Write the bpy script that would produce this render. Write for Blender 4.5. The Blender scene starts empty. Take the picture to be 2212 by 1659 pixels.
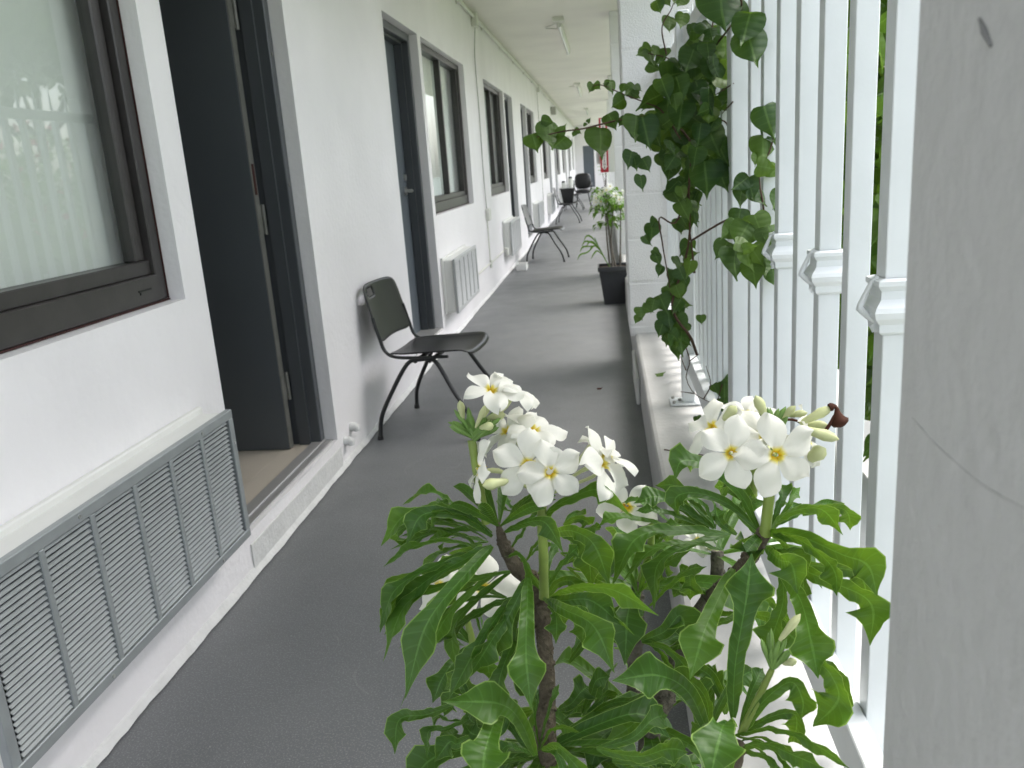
import bpy, math, random
from mathutils import Vector, Matrix, Quaternion
V = Vector
random.seed(7)
S = bpy.context.scene
COL = S.collection
# ------------------------------------------------------------------ camera
H = 1.26                                    # eye height in metres
FPX = 1809.27                               # focal length in pixels of a 2212 px wide picture
PC = (1106.0, 829.5)
def _n(a): return V(a).normalized()
Yc = _n((199.0, -484.5, FPX)); Zc = -_n((497.0, 6960.5, FPX)); Xc = Yc.cross(Zc).normalized()
R = Matrix((Xc, Yc, Zc))                    # world = R @ (right, down, forward)
CAM = V((0, 0, H))
cd = bpy.data.cameras.new('camera'); cam = bpy.data.objects.new('camera', cd); COL.objects.link(cam)
cd.sensor_width = 36; cd.lens = 36 * FPX / 2212; cd.clip_start = 0.02; cd.clip_end = 800
cd.dof.use_dof = True; cd.dof.focus_distance = 1.05; cd.dof.aperture_fstop = 14
m = Matrix.Identity(4)
for i in range(3):
    m[i][0] = R[i][0]; m[i][1] = -R[i][1]; m[i][2] = -R[i][2]; m[i][3] = CAM[i]
cam.matrix_world = m
S.camera = cam
def at(u, v, d):                            # where a measured point of the place lies, d metres along the view axis
    return CAM + R @ V(((u - PC[0]) / FPX, (v - PC[1]) / FPX, 1.0)) * d
def cdir(x, y, z):                          # right, up, towards the viewer -> world direction
    return (R @ V((x, -y, -z))).normalized()
# ------------------------------------------------------------------ sky and sun (bright overcast)
SUN_EL, SUN_AZ = math.radians(60), math.radians(62)
W_ = bpy.data.worlds.new('World'); S.world = W_; W_.use_nodes = True
nt = W_.node_tree; bg = nt.nodes['Background']
sky = nt.nodes.new('ShaderNodeTexSky'); sky.sky_type = 'NISHITA'; sky.sun_disc = False
sky.sun_elevation = SUN_EL; sky.sun_rotation = SUN_AZ; sky.dust_density = 4.0; sky.air_density = 1.0; sky.ozone_density = 1.0
hs = nt.nodes.new('ShaderNodeHueSaturation'); hs.inputs['Saturation'].default_value = 0.42   # thin overcast
nt.links.new(sky.outputs[0], hs.inputs['Color']); nt.links.new(hs.outputs[0], bg.inputs[0]); bg.inputs[1].default_value = 0.15
sl = bpy.data.lights.new('sun', 'SUN'); so = bpy.data.objects.new('sun', sl); COL.objects.link(so)
sl.energy = .45; sl.angle = math.radians(35); sl.color = (1, .96, .9)
sd = V((math.cos(SUN_EL) * math.sin(SUN_AZ), math.cos(SUN_EL) * math.cos(SUN_AZ), math.sin(SUN_EL)))
so.rotation_euler = sd.to_track_quat('Z', 'Y').to_euler(); so.location = (6, 3, 9)
S.view_settings.view_transform = 'Standard'; S.view_settings.look = 'None'; S.view_settings.gamma = 1
S.view_settings.exposure = 2.16
S.render.engine = 'CYCLES'; S.cycles.max_bounces = 8; S.cycles.diffuse_bounces = 6; S.cycles.transparent_max_bounces = 16
S.cycles.use_denoising = True; S.cycles.sample_clamp_indirect = 6

# ------------------------------------------------------------------ materials
def mat(name, col, rough=.6, spec=.4, metal=0, bump=0, bscale=60, noise=0, nscale=6, trans=0, dark=None, detail=4):
    M = bpy.data.materials.new(name); M.use_nodes = True; t = M.node_tree; b = t.nodes['Principled BSDF']
    b.inputs['Base Color'].default_value = (*col, 1); b.inputs['Roughness'].default_value = rough
    b.inputs['Specular IOR Level'].default_value = spec; b.inputs['Metallic'].default_value = metal
    tc = t.nodes.new('ShaderNodeTexCoord')
    if noise:
        n = t.nodes.new('ShaderNodeTexNoise'); n.inputs['Scale'].default_value = nscale; n.inputs['Detail'].default_value = detail
        t.links.new(tc.outputs['Object'], n.inputs['Vector'])
        r = t.nodes.new('ShaderNodeValToRGB'); r.color_ramp.elements[0].position = .3; r.color_ramp.elements[1].position = .7
        d = dark or tuple(c * (1 - noise) for c in col)
        r.color_ramp.elements[0].color = (*d, 1); r.color_ramp.elements[1].color = (*col, 1)
        t.links.new(n.outputs['Fac'], r.inputs[0]); t.links.new(r.outputs[0], b.inputs['Base Color'])
    if bump:
        n2 = t.nodes.new('ShaderNodeTexNoise'); n2.inputs['Scale'].default_value = bscale; n2.inputs['Detail'].default_value = 6
        t.links.new(tc.outputs['Object'], n2.inputs['Vector'])
        bp = t.nodes.new('ShaderNodeBump'); bp.inputs['Strength'].default_value = bump; bp.inputs['Distance'].default_value = .01
        t.links.new(n2.outputs['Fac'], bp.inputs['Height']); t.links.new(bp.outputs[0], b.inputs['Normal'])
    return M
def N(t, typ, **kw):
    n = t.nodes.new(typ)
    for k, v in kw.items(): setattr(n, k, v)
    return n
def mth(t, op, a, b=None, c=None):
    n = t.nodes.new('ShaderNodeMath'); n.operation = op
    for i, q in enumerate((a, b, c)):
        if q is None: continue
        if isinstance(q, (int, float)): n.inputs[i].default_value = q
        else: t.links.new(q, n.inputs[i])
    return n.outputs[0]
def mixc(t, f, a, b):
    n = t.nodes.new('ShaderNodeMix'); n.data_type = 'RGBA'
    for s, q in ((n.inputs[0], f), (n.inputs[6], a), (n.inputs[7], b)):
        if isinstance(q, tuple): s.default_value = (*q, 1)
        elif isinstance(q, (int, float)): s.default_value = q
        else: t.links.new(q, s)
    return n.outputs[2]

def leaf_mat(name, base, young, midrib, edge, veins=9, trans=.35, rough=.38, margin=.93, tone=.35):
    # leaf blade: uv.x runs along the midrib, uv.y across; each leaf carries a tone in attribute 'tone'
    M = bpy.data.materials.new(name); M.use_nodes = True; t = M.node_tree; b = t.nodes['Principled BSDF']; out = t.nodes['Material Output']
    uv = N(t, 'ShaderNodeUVMap'); uv.uv_map = 'UVMap'; sp = N(t, 'ShaderNodeSeparateXYZ'); t.links.new(uv.outputs[0], sp.inputs[0])
    a = mth(t, 'ABSOLUTE', mth(t, 'SUBTRACT', mth(t, 'MULTIPLY', sp.outputs[1], 2.0), 1.0))      # 0 midrib .. 1 margin
    at_ = N(t, 'ShaderNodeAttribute'); at_.attribute_name = 'tone'
    col = mixc(t, at_.outputs['Fac'], base, young)
    nz = N(t, 'ShaderNodeTexNoise'); nz.inputs['Scale'].default_value = 22; tc = N(t, 'ShaderNodeTexCoord'); t.links.new(tc.outputs['Object'], nz.inputs[0])
    col = mixc(t, mth(t, 'MULTIPLY', nz.outputs['Fac'], .45), col, tuple(c * .45 for c in base))
    vw = mth(t, 'SINE', mth(t, 'MULTIPLY', mth(t, 'SUBTRACT', sp.outputs[0], mth(t, 'MULTIPLY', a, .05)), veins * 6.283))
    vein = mth(t, 'MULTIPLY', mth(t, 'GREATER_THAN', vw, .9), .13)
    col = mixc(t, vein, col, midrib)
    mr = mth(t, 'LESS_THAN', a, .055)
    col = mixc(t, mth(t, 'MULTIPLY', mr, .45), col, midrib)
    ed = mth(t, 'GREATER_THAN', a, margin)
    col = mixc(t, mth(t, 'MULTIPLY', ed, .55), col, edge)
    t.links.new(col, b.inputs['Base Color']); b.inputs['Roughness'].default_value = rough; b.inputs['Specular IOR Level'].default_value = .45
    bp = N(t, 'ShaderNodeBump'); bp.inputs['Strength'].default_value = .22; bp.inputs['Distance'].default_value = .001
    t.links.new(mth(t, 'ADD', vw, mth(t, 'MULTIPLY', mr, -2.0)), bp.inputs['Height']); t.links.new(bp.outputs[0], b.inputs['Normal'])
    tr = N(t, 'ShaderNodeBsdfTranslucent'); t.links.new(mixc(t, .35, col, (.45, .75, .05)), tr.inputs[0])
    mx = N(t, 'ShaderNodeMixShader'); mx.inputs[0].default_value = trans
    t.links.new(b.outputs[0], mx.inputs[1]); t.links.new(tr.outputs[0], mx.inputs[2]); t.links.new(mx.outputs[0], out.inputs[0])
    return M

M = {}
M['wall'] = mat('white_wall_paint', (.83, .81, .82), .55, .35, bump=.28, bscale=34, noise=.08, nscale=2.2, detail=8)
M['ceil'] = mat('ceiling_paint', (.79, .77, .70), .6, .3, bump=.06, bscale=30, noise=.10, nscale=1.6)
M['block'] = mat('painted_block', (.80, .80, .80), .6, .35, bump=.6, bscale=120, noise=.05, nscale=9)
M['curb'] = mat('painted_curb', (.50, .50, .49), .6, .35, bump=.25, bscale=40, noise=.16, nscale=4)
M['skirt'] = mat('skirting_paint', (.66, .66, .65), .6, .3, bump=.4, bscale=60, noise=.12, nscale=14)
M['reveal'] = mat('reveal_paint', (.60, .60, .58), .6, .3, bump=.15, bscale=50, noise=.1, nscale=9)
M['door'] = mat('slate_door_paint', (.095, .112, .13), .42, .45, noise=.08, nscale=3, bump=.03, bscale=120)
M['dframe'] = mat('charcoal_door_frame', (.075, .082, .090), .35, .5, noise=.12, nscale=5, bump=.04, bscale=90)
M['leafdoor'] = mat('dark_open_door_paint', (.10, .112, .122), .4, .45, noise=.08, nscale=3)
M['edge'] = mat('door_edge_metal', (.17, .17, .155), .4, .5, noise=.25, nscale=20)
M['bronze'] = mat('bronze_aluminium', (.042, .038, .037), .38, .5, noise=.25, nscale=14, bump=.03)
M['bronzel'] = mat('bronze_sill', (.12, .108, .104), .5, .45, noise=.25, nscale=20)
M['rust'] = mat('red_primer', (.055, .024, .022), .7, .2)
M['curtain'] = mat('curtain_cloth', (.86, .86, .83), .9, .1, noise=.04, nscale=3)
M['tile'] = mat('beige_tile', (.52, .47, .40), .35, .4, noise=.08, nscale=4)
M['room'] = mat('room_paint', (.45, .44, .41), .8, .2)
M['grille'] = mat('grey_grille', (.33, .355, .36), .42, .5, metal=.35, noise=.12, nscale=20)
M['grillel'] = mat('light_grey_grille', (.48, .49, .49), .45, .5, metal=.2, noise=.1, nscale=20)
M['shade_backing'] = mat('grille_shade_black', (.02, .022, .025), .8, .2)
M['sleeve'] = mat('cream_sleeve', (.74, .74, .71), .5, .4, noise=.06, nscale=6)
M['steel'] = mat('brushed_steel', (.62, .62, .60), .28, .5, metal=.9)
M['alu'] = mat('threshold_aluminium', (.42, .415, .41), .4, .5, metal=.4, noise=.08, nscale=12)
M['plastic'] = mat('black_plastic', (.013, .013, .014), .36, .5, bump=.05, bscale=300, noise=.2, nscale=12)
M['tube'] = mat('black_steel_tube', (.012, .013, .014), .32, .5)
M['rail'] = mat('white_aluminium', (.72, .75, .765), .36, .5, noise=.07, nscale=9, bump=.04, bscale=90)
M['pot'] = mat('black_pot', (.035, .037, .040), .5, .4, noise=.25, nscale=9, bump=.05)
M['soil'] = mat('soil', (.03, .022, .016), .95, .1, bump=1, bscale=60, noise=.5, nscale=40)
M['bark'] = mat('grey_bark', (.20, .18, .15), .8, .2, bump=.9, bscale=160, noise=.55, nscale=70)
M['barkd'] = mat('dark_bark', (.15, .125, .09), .8, .2, bump=.9, bscale=160, noise=.5, nscale=60)
M['stalk'] = mat('green_stalk', (.24, .33, .07), .45, .4, noise=.3, nscale=30)
M['bud'] = mat('pale_bud', (.60, .64, .34), .45, .4, noise=.25, nscale=40)
M['budg'] = mat('green_bud', (.17, .30, .07), .45, .4, noise=.3, nscale=60)
M['vinestem'] = mat('vine_stem', (.10, .06, .04), .7, .2, noise=.4, nscale=40)
M['dry'] = mat('dried_flower', (.07, .025, .015), .8, .2, noise=.4, nscale=80)
M['pudica'] = leaf_mat('plumeria_leaf', (.020, .084, .008), (.100, .235, .012), (.15, .32, .07), (.34, .50, .12), veins=16, trans=.32, rough=.46)
M['heart'] = leaf_mat('vine_leaf', (.013, .058, .008), (.12, .22, .02), (.12, .22, .05), (.10, .20, .04), veins=5, trans=.25, margin=.97, rough=.55)
M['shrub'] = leaf_mat('shrub_leaf', (.035, .10, .015), (.17, .30, .03), (.15, .3, .06), (.12, .25, .05), veins=5, trans=.35, margin=.98)
M['red'] = mat('sign_red', (.42, .015, .03), .4, .4)
M['signw'] = mat('sign_white', (.78, .74, .70), .4, .4)
M['black'] = mat('sign_black', (.01, .01, .01), .5, .3)
M['conduit'] = mat('painted_conduit', (.66, .66, .60), .5, .4)
M['wire'] = mat('cable_grey', (.36, .36, .33), .6, .3)
M['tubelamp'] = mat('lamp_tube', (.82, .82, .80), .25, .5)
M['grass'] = mat('grass_ground', (.10, .17, .05), .9, .1, noise=.5, nscale=4, bump=.8, bscale=80)
M['pinkf'] = mat('pink_petals', (.70, .03, .16), .6, .2, noise=.3, nscale=30)
M['concrete'] = mat('garden_concrete', (.62, .61, .59), .8, .2, noise=.2, nscale=4)
M['roofs'] = mat('roof_sheet', (.35, .40, .40), .6, .3)

# floor paint: worn grey deck paint with scuffs, specks and thin curved scratches
def floor_mat():
    Mf = bpy.data.materials.new('grey_floor_paint'); Mf.use_nodes = True; t = Mf.node_tree; b = t.nodes['Principled BSDF']
    tc = N(t, 'ShaderNodeTexCoord')
    def noise(sc, det=5, vec=None):
        n = N(t, 'ShaderNodeTexNoise'); n.inputs['Scale'].default_value = sc; n.inputs['Detail'].default_value = det
        t.links.new(vec or tc.outputs['Object'], n.inputs[0]); return n.outputs['Fac']
    col = mixc(t, noise(1.3, 8), (.112, .118, .123), (.156, .163, .168))
    col = mixc(t, mth(t, 'MULTIPLY', noise(45, 8), .35), col, (.10, .10, .105))
    col = mixc(t, mth(t, 'MULTIPLY', mth(t, 'GREATER_THAN', noise(230, 3), .58), .42), col, (.30, .31, .31))
    col = mixc(t, mth(t, 'MULTIPLY', mth(t, 'GREATER_THAN', noise(2.1, 9), .585), .05), col, (.24, .245, .25))
    col = mixc(t, mth(t, 'MULTIPLY', mth(t, 'LESS_THAN', noise(3.7, 9), .40), .07), col, (.07, .072, .075))
    vo = N(t, 'ShaderNodeTexVoronoi'); vo.inputs['Scale'].default_value = 26; t.links.new(tc.outputs['Object'], vo.inputs[0])
    sp = mth(t, 'LESS_THAN', vo.outputs['Distance'], .045)
    keep = mth(t, 'GREATER_THAN', noise(7, 2), .55)
    col = mixc(t, mth(t, 'MULTIPLY', mth(t, 'MULTIPLY', sp, keep), .6), col, (.5, .5, .48))
    for sc, th, seed in ((1.7, .0035, 0), (2.9, .003, 5)):
        mp = N(t, 'ShaderNodeMapping'); mp.inputs['Location'].default_value = (seed, seed * 2, seed); t.links.new(tc.outputs['Object'], mp.inputs[0])
        n = noise(sc, .5, mp.outputs[0])
        line = mth(t, 'LESS_THAN', mth(t, 'ABSOLUTE', mth(t, 'SUBTRACT', n, .5)), th * .5)
        br = mth(t, 'GREATER_THAN', noise(3.3, 2), .56)
        col = mixc(t, mth(t, 'MULTIPLY', mth(t, 'MULTIPLY', line, br), .16), col, (.30, .30, .29))
    t.links.new(col, b.inputs['Base Color'])
    rr = mth(t, 'ADD', mth(t, 'MULTIPLY', noise(5), .25), .36); t.links.new(rr, b.inputs['Roughness'])
    b.inputs['Specular IOR Level'].default_value = .42
    bp = N(t, 'ShaderNodeBump'); bp.inputs['Strength'].default_value = .18; bp.inputs['Distance'].default_value = .004
    t.links.new(noise(70, 6), bp.inputs['Height']); t.links.new(bp.outputs[0], b.inputs['Normal'])
    return Mf
M['floor'] = floor_mat()
def petal_mat():
    Mp = bpy.data.materials.new('white_petal'); Mp.use_nodes = True; t = Mp.node_tree; b = t.nodes['Principled BSDF']; out = t.nodes['Material Output']
    uv = N(t, 'ShaderNodeUVMap'); uv.uv_map = 'UVMap'; sp = N(t, 'ShaderNodeSeparateXYZ'); t.links.new(uv.outputs[0], sp.inputs[0])
    r = N(t, 'ShaderNodeValToRGB'); e = r.color_ramp.elements
    e[0].position = .03; e[0].color = (.62, .42, .01, 1); e[1].position = .18; e[1].color = (.82, .82, .76, 1)
    k = e.new(.09); k.color = (.80, .70, .12, 1)
    t.links.new(sp.outputs[0], r.inputs[0]); t.links.new(r.outputs[0], b.inputs['Base Color'])
    b.inputs['Roughness'].default_value = .5; b.inputs['Specular IOR Level'].default_value = .3
    tr = N(t, 'ShaderNodeBsdfTranslucent'); t.links.new(r.outputs[0], tr.inputs[0])
    mx = N(t, 'ShaderNodeMixShader'); mx.inputs[0].default_value = .35
    t.links.new(b.outputs[0], mx.inputs[1]); t.links.new(tr.outputs[0], mx.inputs[2]); t.links.new(mx.outputs[0], out.inputs[0])
    return Mp
M['petal'] = petal_mat()
def glass_mat():
    Mg = bpy.data.materials.new('window_glass'); Mg.use_nodes = True; t = Mg.node_tree; t.nodes.remove(t.nodes['Principled BSDF']); out = t.nodes['Material Output']
    tr = N(t, 'ShaderNodeBsdfTransparent'); tr.inputs[0].default_value = (.90, .92, .91, 1)
    gl = N(t, 'ShaderNodeBsdfGlossy'); gl.inputs['Roughness'].default_value = .015; gl.inputs[0].default_value = (.97, 1, .99, 1)
    fr = N(t, 'ShaderNodeFresnel'); fr.inputs[0].default_value = 1.6
    mx = N(t, 'ShaderNodeMixShader'); geo = N(t, 'ShaderNodeNewGeometry'); t.links.new(mth(t, 'MULTIPLY', fr.outputs[0], mth(t, 'SUBTRACT', 1.0, geo.outputs['Backfacing'])), mx.inputs[0]); t.links.new(tr.outputs[0], mx.inputs[1]); t.links.new(gl.outputs[0], mx.inputs[2])
    t.links.new(mx.outputs[0], out.inputs[0]); return Mg
M['glass'] = glass_mat()

# ------------------------------------------------------------------ mesh helpers
def origin_of(p):
    o = V((0, 0, 0))
    while p is not None: o += p.location; p = p.parent
    return o
class MB:
    def __init__(s): s.v = []; s.f = []; s.uv = []; s.tone = []; s.sm = []
    def add(s, vs, fs, uvs=None, tone=0, smooth=False):
        b = len(s.v); s.v += [V(q) for q in vs]; s.tone += [tone] * len(vs)
        s.uv += list(uvs) if uvs else [(0, .5)] * len(vs)
        for f in fs: s.f.append(tuple(i + b for i in f)); s.sm.append(smooth)
        return s
    def box(s, a, b, bev=0):
        x0, y0, z0 = (min(a[i], b[i]) for i in range(3)); x1, y1, z1 = (max(a[i], b[i]) for i in range(3))
        if not bev:
            vs = [(x, y, z) for z in (z0, z1) for y in (y0, y1) for x in (x0, x1)]
            return s.add(vs, [(0, 2, 3, 1), (4, 5, 7, 6), (0, 1, 5, 4), (2, 6, 7, 3), (0, 4, 6, 2), (1, 3, 7, 5)])
        e = min(bev, (x1 - x0) / 2.01, (y1 - y0) / 2.01, (z1 - z0) / 2.01)
        vs = []; X = (x0, x1); Yy = (y0, y1); Z = (z0, z1); sg = (1, -1)
        for k in range(2):
            for j in range(2):
                for i in range(2):
                    vs += [(X[i], Yy[j] + sg[j] * e, Z[k] + sg[k] * e), (X[i] + sg[i] * e, Yy[j], Z[k] + sg[k] * e), (X[i] + sg[i] * e, Yy[j] + sg[j] * e, Z[k])]
        I = lambda i, j, k, c: ((k * 2 + j) * 2 + i) * 3 + c
        fs = []
        for i in range(2): q = [I(i, 0, 0, 0), I(i, 1, 0, 0), I(i, 1, 1, 0), I(i, 0, 1, 0)]; fs.append(tuple(q if i else q[::-1]))
        for j in range(2): q = [I(0, j, 0, 1), I(1, j, 0, 1), I(1, j, 1, 1), I(0, j, 1, 1)]; fs.append(tuple(q[::-1] if j else q))
        for k in range(2): q = [I(0, 0, k, 2), I(1, 0, k, 2), I(1, 1, k, 2), I(0, 1, k, 2)]; fs.append(tuple(q if k else q[::-1]))
        for k in range(2):
            for j in range(2): q = [I(0, j, k, 1), I(1, j, k, 1), I(1, j, k, 2), I(0, j, k, 2)]; fs.append(tuple(q if (j + k) % 2 else q[::-1]))
            for i in range(2): q = [I(i, 0, k, 0), I(i, 1, k, 0), I(i, 1, k, 2), I(i, 0, k, 2)]; fs.append(tuple(q[::-1] if (i + k) % 2 else q))
        for j in range(2):
            for i in range(2): q = [I(i, j, 0, 0), I(i, j, 1, 0), I(i, j, 1, 1), I(i, j, 0, 1)]; fs.append(tuple(q if (i + j) % 2 else q[::-1]))
        for k in range(2):
            for j in range(2):
                for i in range(2): fs.append((I(i, j, k, 0), I(i, j, k, 1), I(i, j, k, 2)))
        return s.add(vs, fs)
    def tube(s, pts, r, n=8, caps=True, uvs=True):
        pts = [V(p) for p in pts]; rs = r if isinstance(r, (list, tuple)) else [r] * len(pts)
        vs = []; fs = []; prev = None
        for i, p in enumerate(pts):
            t = (pts[min(i + 1, len(pts) - 1)] - pts[max(i - 1, 0)])
            t = t.normalized() if t.length > 1e-9 else V((0, 0, 1))
            if prev is None: a = t.cross(V((0, 0, 1)));  a = a if a.length > .05 else t.cross(V((1, 0, 0)))
            else: a = prev - t * prev.dot(t)
            a.normalize(); prev = a; b = t.cross(a)
            for k in range(n):
                an = 2 * math.pi * k / n; vs.append(p + (a * math.cos(an) + b * math.sin(an)) * rs[i])
        for i in range(len(pts) - 1):
            for k in range(n):
                k2 = (k + 1) % n; fs.append((i * n + k, i * n + k2, (i + 1) * n + k2, (i + 1) * n + k))
        s.add(vs, fs, smooth=True)
        if caps:
            L = (len(pts) - 1) * n
            s.add([vs[k] for k in range(n)][::-1], [tuple(range(n))]); s.add([vs[L + k] for k in range(n)], [tuple(range(n))])
        return s
    def build(s, name, m_, parent=None, smooth_angle=None):
        me = bpy.data.meshes.new(name); o = origin_of(parent)
        me.from_pydata([tuple(q - o) for q in s.v], [], s.f); me.validate(clean_customdata=False)
        uvl = me.uv_layers.new(name='UVMap')
        for l in me.loops: uvl.data[l.index].uv = s.uv[l.vertex_index]
        if any(s.tone):
            at_ = me.attributes.new('tone', 'FLOAT', 'POINT')
            for i, q in enumerate(s.tone): at_.data[i].value = q
        if len(me.polygons) == len(s.sm): me.polygons.foreach_set('use_smooth', s.sm)
        me.materials.append(m_); me.update()
        ob = bpy.data.objects.new(name, me); COL.objects.link(ob)
        if parent is not None: ob.parent = parent
        return ob
def tag(o, label=None, cat=None, group=None, kind=None):
    if label: o['label'] = label
    if cat: o['category'] = cat
    if group: o['group'] = group
    if kind: o['kind'] = kind
    return o
def thing(name, loc, label, cat, group=None):
    o = bpy.data.objects.new(name, None); COL.objects.link(o); o.location = loc; o.empty_display_size = .1
    return tag(o, label, cat, group)
def kids(o): return [c for c in bpy.data.objects if c.parent == o]
def copy_tree(o, parent=None):
    c = o.copy(); COL.objects.link(c); c.parent = parent
    for ch in kids(o): copy_tree(ch, c)
    return c
def crom(pts, n):                                      # smooth curve through points
    P = [V(p) for p in pts]; P = [P[0] * 2 - P[1]] + P + [P[-1] * 2 - P[-2]]; out = []
    segs = len(P) - 3
    for i in range(n + 1):
        x = min(i / n * segs, segs - 1e-6); k = int(x); t = x - k; a, b, c, d = P[k:k + 4]
        out.append(.5 * ((2 * b) + (c - a) * t + (2 * a - 5 * b + 4 * c - d) * t * t + (3 * b - a - 3 * c + d) * t ** 3))
    return out

# ------------------------------------------------------------------ ground, floor
WX = -1.217; CX = .141; CURB = .25; YE = 37.0; CEIL = 2.73
tag(MB().box((-60, -40, -.5), (120, 160, -.06)).build('ground', M['grass']), kind='structure')
tag(MB().box((WX - .02, -2.5, -.05), (CX + .01, YE + .3, 0)).build('floor', M['floor']), kind='structure')

# building ------------------------------------------------------------------
B = thing('motel_building', (WX, 0, 0), 'long white motel block with slate doors and dark framed windows', 'building')
WT = .20
wins = [(.35, 2.29), (6.05, 7.88), (9.15, 10.9), (14.12, 15.6), (17.4, 19.0), (22.4, 24.0), (25.5, 27.1), (30.6, 32.2), (33.6, 35.2)]
doors = [(2.42, 3.41), (5.02, 5.95), (11.02, 11.95), (13.14, 14.03), (19.1, 20.0), (21.4, 22.3), (27.2, 28.1), (29.6, 30.5)]
WZ0, WZ1, DZ0, DZ1 = .955, 2.165, .145, 2.165
ops = sorted([(a, b, WZ0, WZ1) for a, b in wins] + [(a, b, DZ0, DZ1) for a, b in doors])
mb = MB(); y = -2.5
for a, b, z0, z1 in ops:
    mb.box((WX - WT, y, -.05), (WX, a, CEIL)); mb.box((WX - WT, a, -.05), (WX, b, z0)); mb.box((WX - WT, a, z1), (WX, b, CEIL)); y = b
mb.box((WX - WT, y, -.05), (WX, YE, CEIL)); mb.build('wall', M['wall'], B)
# wavy painted skirting line where wall paint laps on the floor
mb = MB(); vs = []; n = 700
for i in range(n + 1):
    yy = -1 + (i / n) ** 1.6 * 30
    w = .008 + .002 * math.sin(yy * 3.1) + .004 * random.random() + .0015 * math.sin(yy * 17)
    vs += [(WX - .005, yy, .03), (WX + .006, yy, .022), (WX + .008 + w, yy, .0045)]
fs = []
for i in range(n):
    a = i * 3; fs += [(a, a + 1, a + 4, a + 3), (a + 1, a + 2, a + 5, a + 4)]
mb.add(vs, fs); mb.build('skirting', M['skirt'], B)
MB().box((WX - WT - .3, -.55, CEIL), (.78, YE + .5, CEIL + .18)).build('ceiling', M['ceil'], B)
mb = MB()
mb.box((-5.2, -2.5, 0), (WX - WT - .001, YE, .149)); mb.box((WX - WT, doors[0][0] + .003, .1455), (WX - .102, doors[0][1] - .003, .149)); mb.build('room_floor', M['tile'], B)
mb = MB(); mb.box((-5.3, -2.6, .13), (-5.2, YE, 2.6)); mb.box((-5.2, -2.5, 2.5), (WX - WT, YE, 2.6))
for yy in (-2.5, 4.2, 8.5, 12.55, 16.5, 20.7, 24.7, 28.8, 33, 36.9): mb.box((-5.2, yy, .13), (WX - WT - .001, yy + .1, 2.5))
mb.build('room_wall', M['room'], B)
# end wall with its door
mb = MB(); mb.box((WX, YE, -.05), (-.88, YE + .2, CEIL)); mb.box((-.88, YE, 1.88), (-.42, YE + .2, CEIL)); mb.box((-.42, YE, -.05), (.14, YE + .2, CEIL)); mb.box((-.88, YE, -.05), (-.42, YE + .2, .16))
mb.build('end_wall', M['wall'], B)
MB().box((-.75, YE - .5, 0), (CX - .03, YE - .002, .12), .01).build('end_step', M['curb'], B)
d = MB().box((-.88, YE + .04, .16), (-.42, YE + .08, 1.88)).build('door', M['door'], B)
MB().box((-.46, YE + .0, .95), (-.43, YE + .038, .98), .004).build('handle', M['steel'], d)

def make_window(a, b, first=False):
    xo = WX - .050                                    # outer face of frame
    fw = .045; mb = MB(); z0 = WZ0 + .006; z1 = WZ1 - .004
    a += .003; b -= .003
    mb.box((xo - .07, a, z0), (xo, a + fw, z1), .003); mb.box((xo - .07, b - fw, z0), (xo, b, z1), .003)
    mb.box((xo - .07, a + fw, z1 - fw), (xo, b - fw, z1), .003); mb.box((xo - .07, a + fw, z0), (xo + .004, b - fw, z0 + .075), .003)
    mb.box((xo - .075, a + fw, z0 + .075), (xo - .012, b - fw, z0 + .115), .003)
    if not first:
        mid = a + (b - a) * .52
        mb.box((xo - .055, mid - .02, z0 + .115), (xo - .006, mid + .02, z1 - fw), .003)
        mb.box((xo - .06, b - fw - .05, z0 + .115), (xo - .012, b - fw, z1 - fw), .003)
    else:
        mb.box((xo - .06, b - fw - .052, z0 + .115), (xo - .02, b - fw - .006, z1 - fw), .004)
        mb.box((xo - .07, b - fw - .006, z0 + .115), (xo - .05, b - fw, z1 - fw))
    w = mb.build('window', M['bronze'], B)
    MB().box((xo - .045, a + fw, z0 + .11), (xo - .04, b - fw, z1 - fw)).build('glass', M['glass'], w)
    # pleated curtain, open at the far side
    mbc = MB(); vs = []; k = int((b - a) * 45); ya, yb = a, b
    for i in range(k + 1):
        yy = ya + (yb - ya) * i / k; x = xo - .10 + .0009 * math.sin(i * .12)
        vs += [(x, yy, z0 - .05), (x, yy, z1 + .03)]
    mbc.add(vs, [(2 * i, 2 * i + 2, 2 * i + 3, 2 * i + 1) for i in range(k)], smooth=True); mbc.build('curtain', M['curtain'], w)
    # primer line at the frame and painted sill
    mbs = MB(); mbs.box((xo - .002, a - .002, z0 - .004), (xo + .006, b + .001, z0 - .0005)); mbs.box((xo - .002, b - .001, z0), (xo + .003, b + .002, z1)); mbs.build('frame_bead', M['rust'], w)
    if first:
        mbs = MB(); mbs.box((xo + .0045, b - .155, z0 + .038), (xo + .006, b - .09, z0 + .043)); mbs.box((xo + .0045, b - .15, z0 + .03), (xo + .006, b - .144, z0 + .038)); mbs.build('frame_vent', M['black'], w)
    return w
for i, (a, b) in enumerate(wins): make_window(a, b, i == 0)

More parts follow.
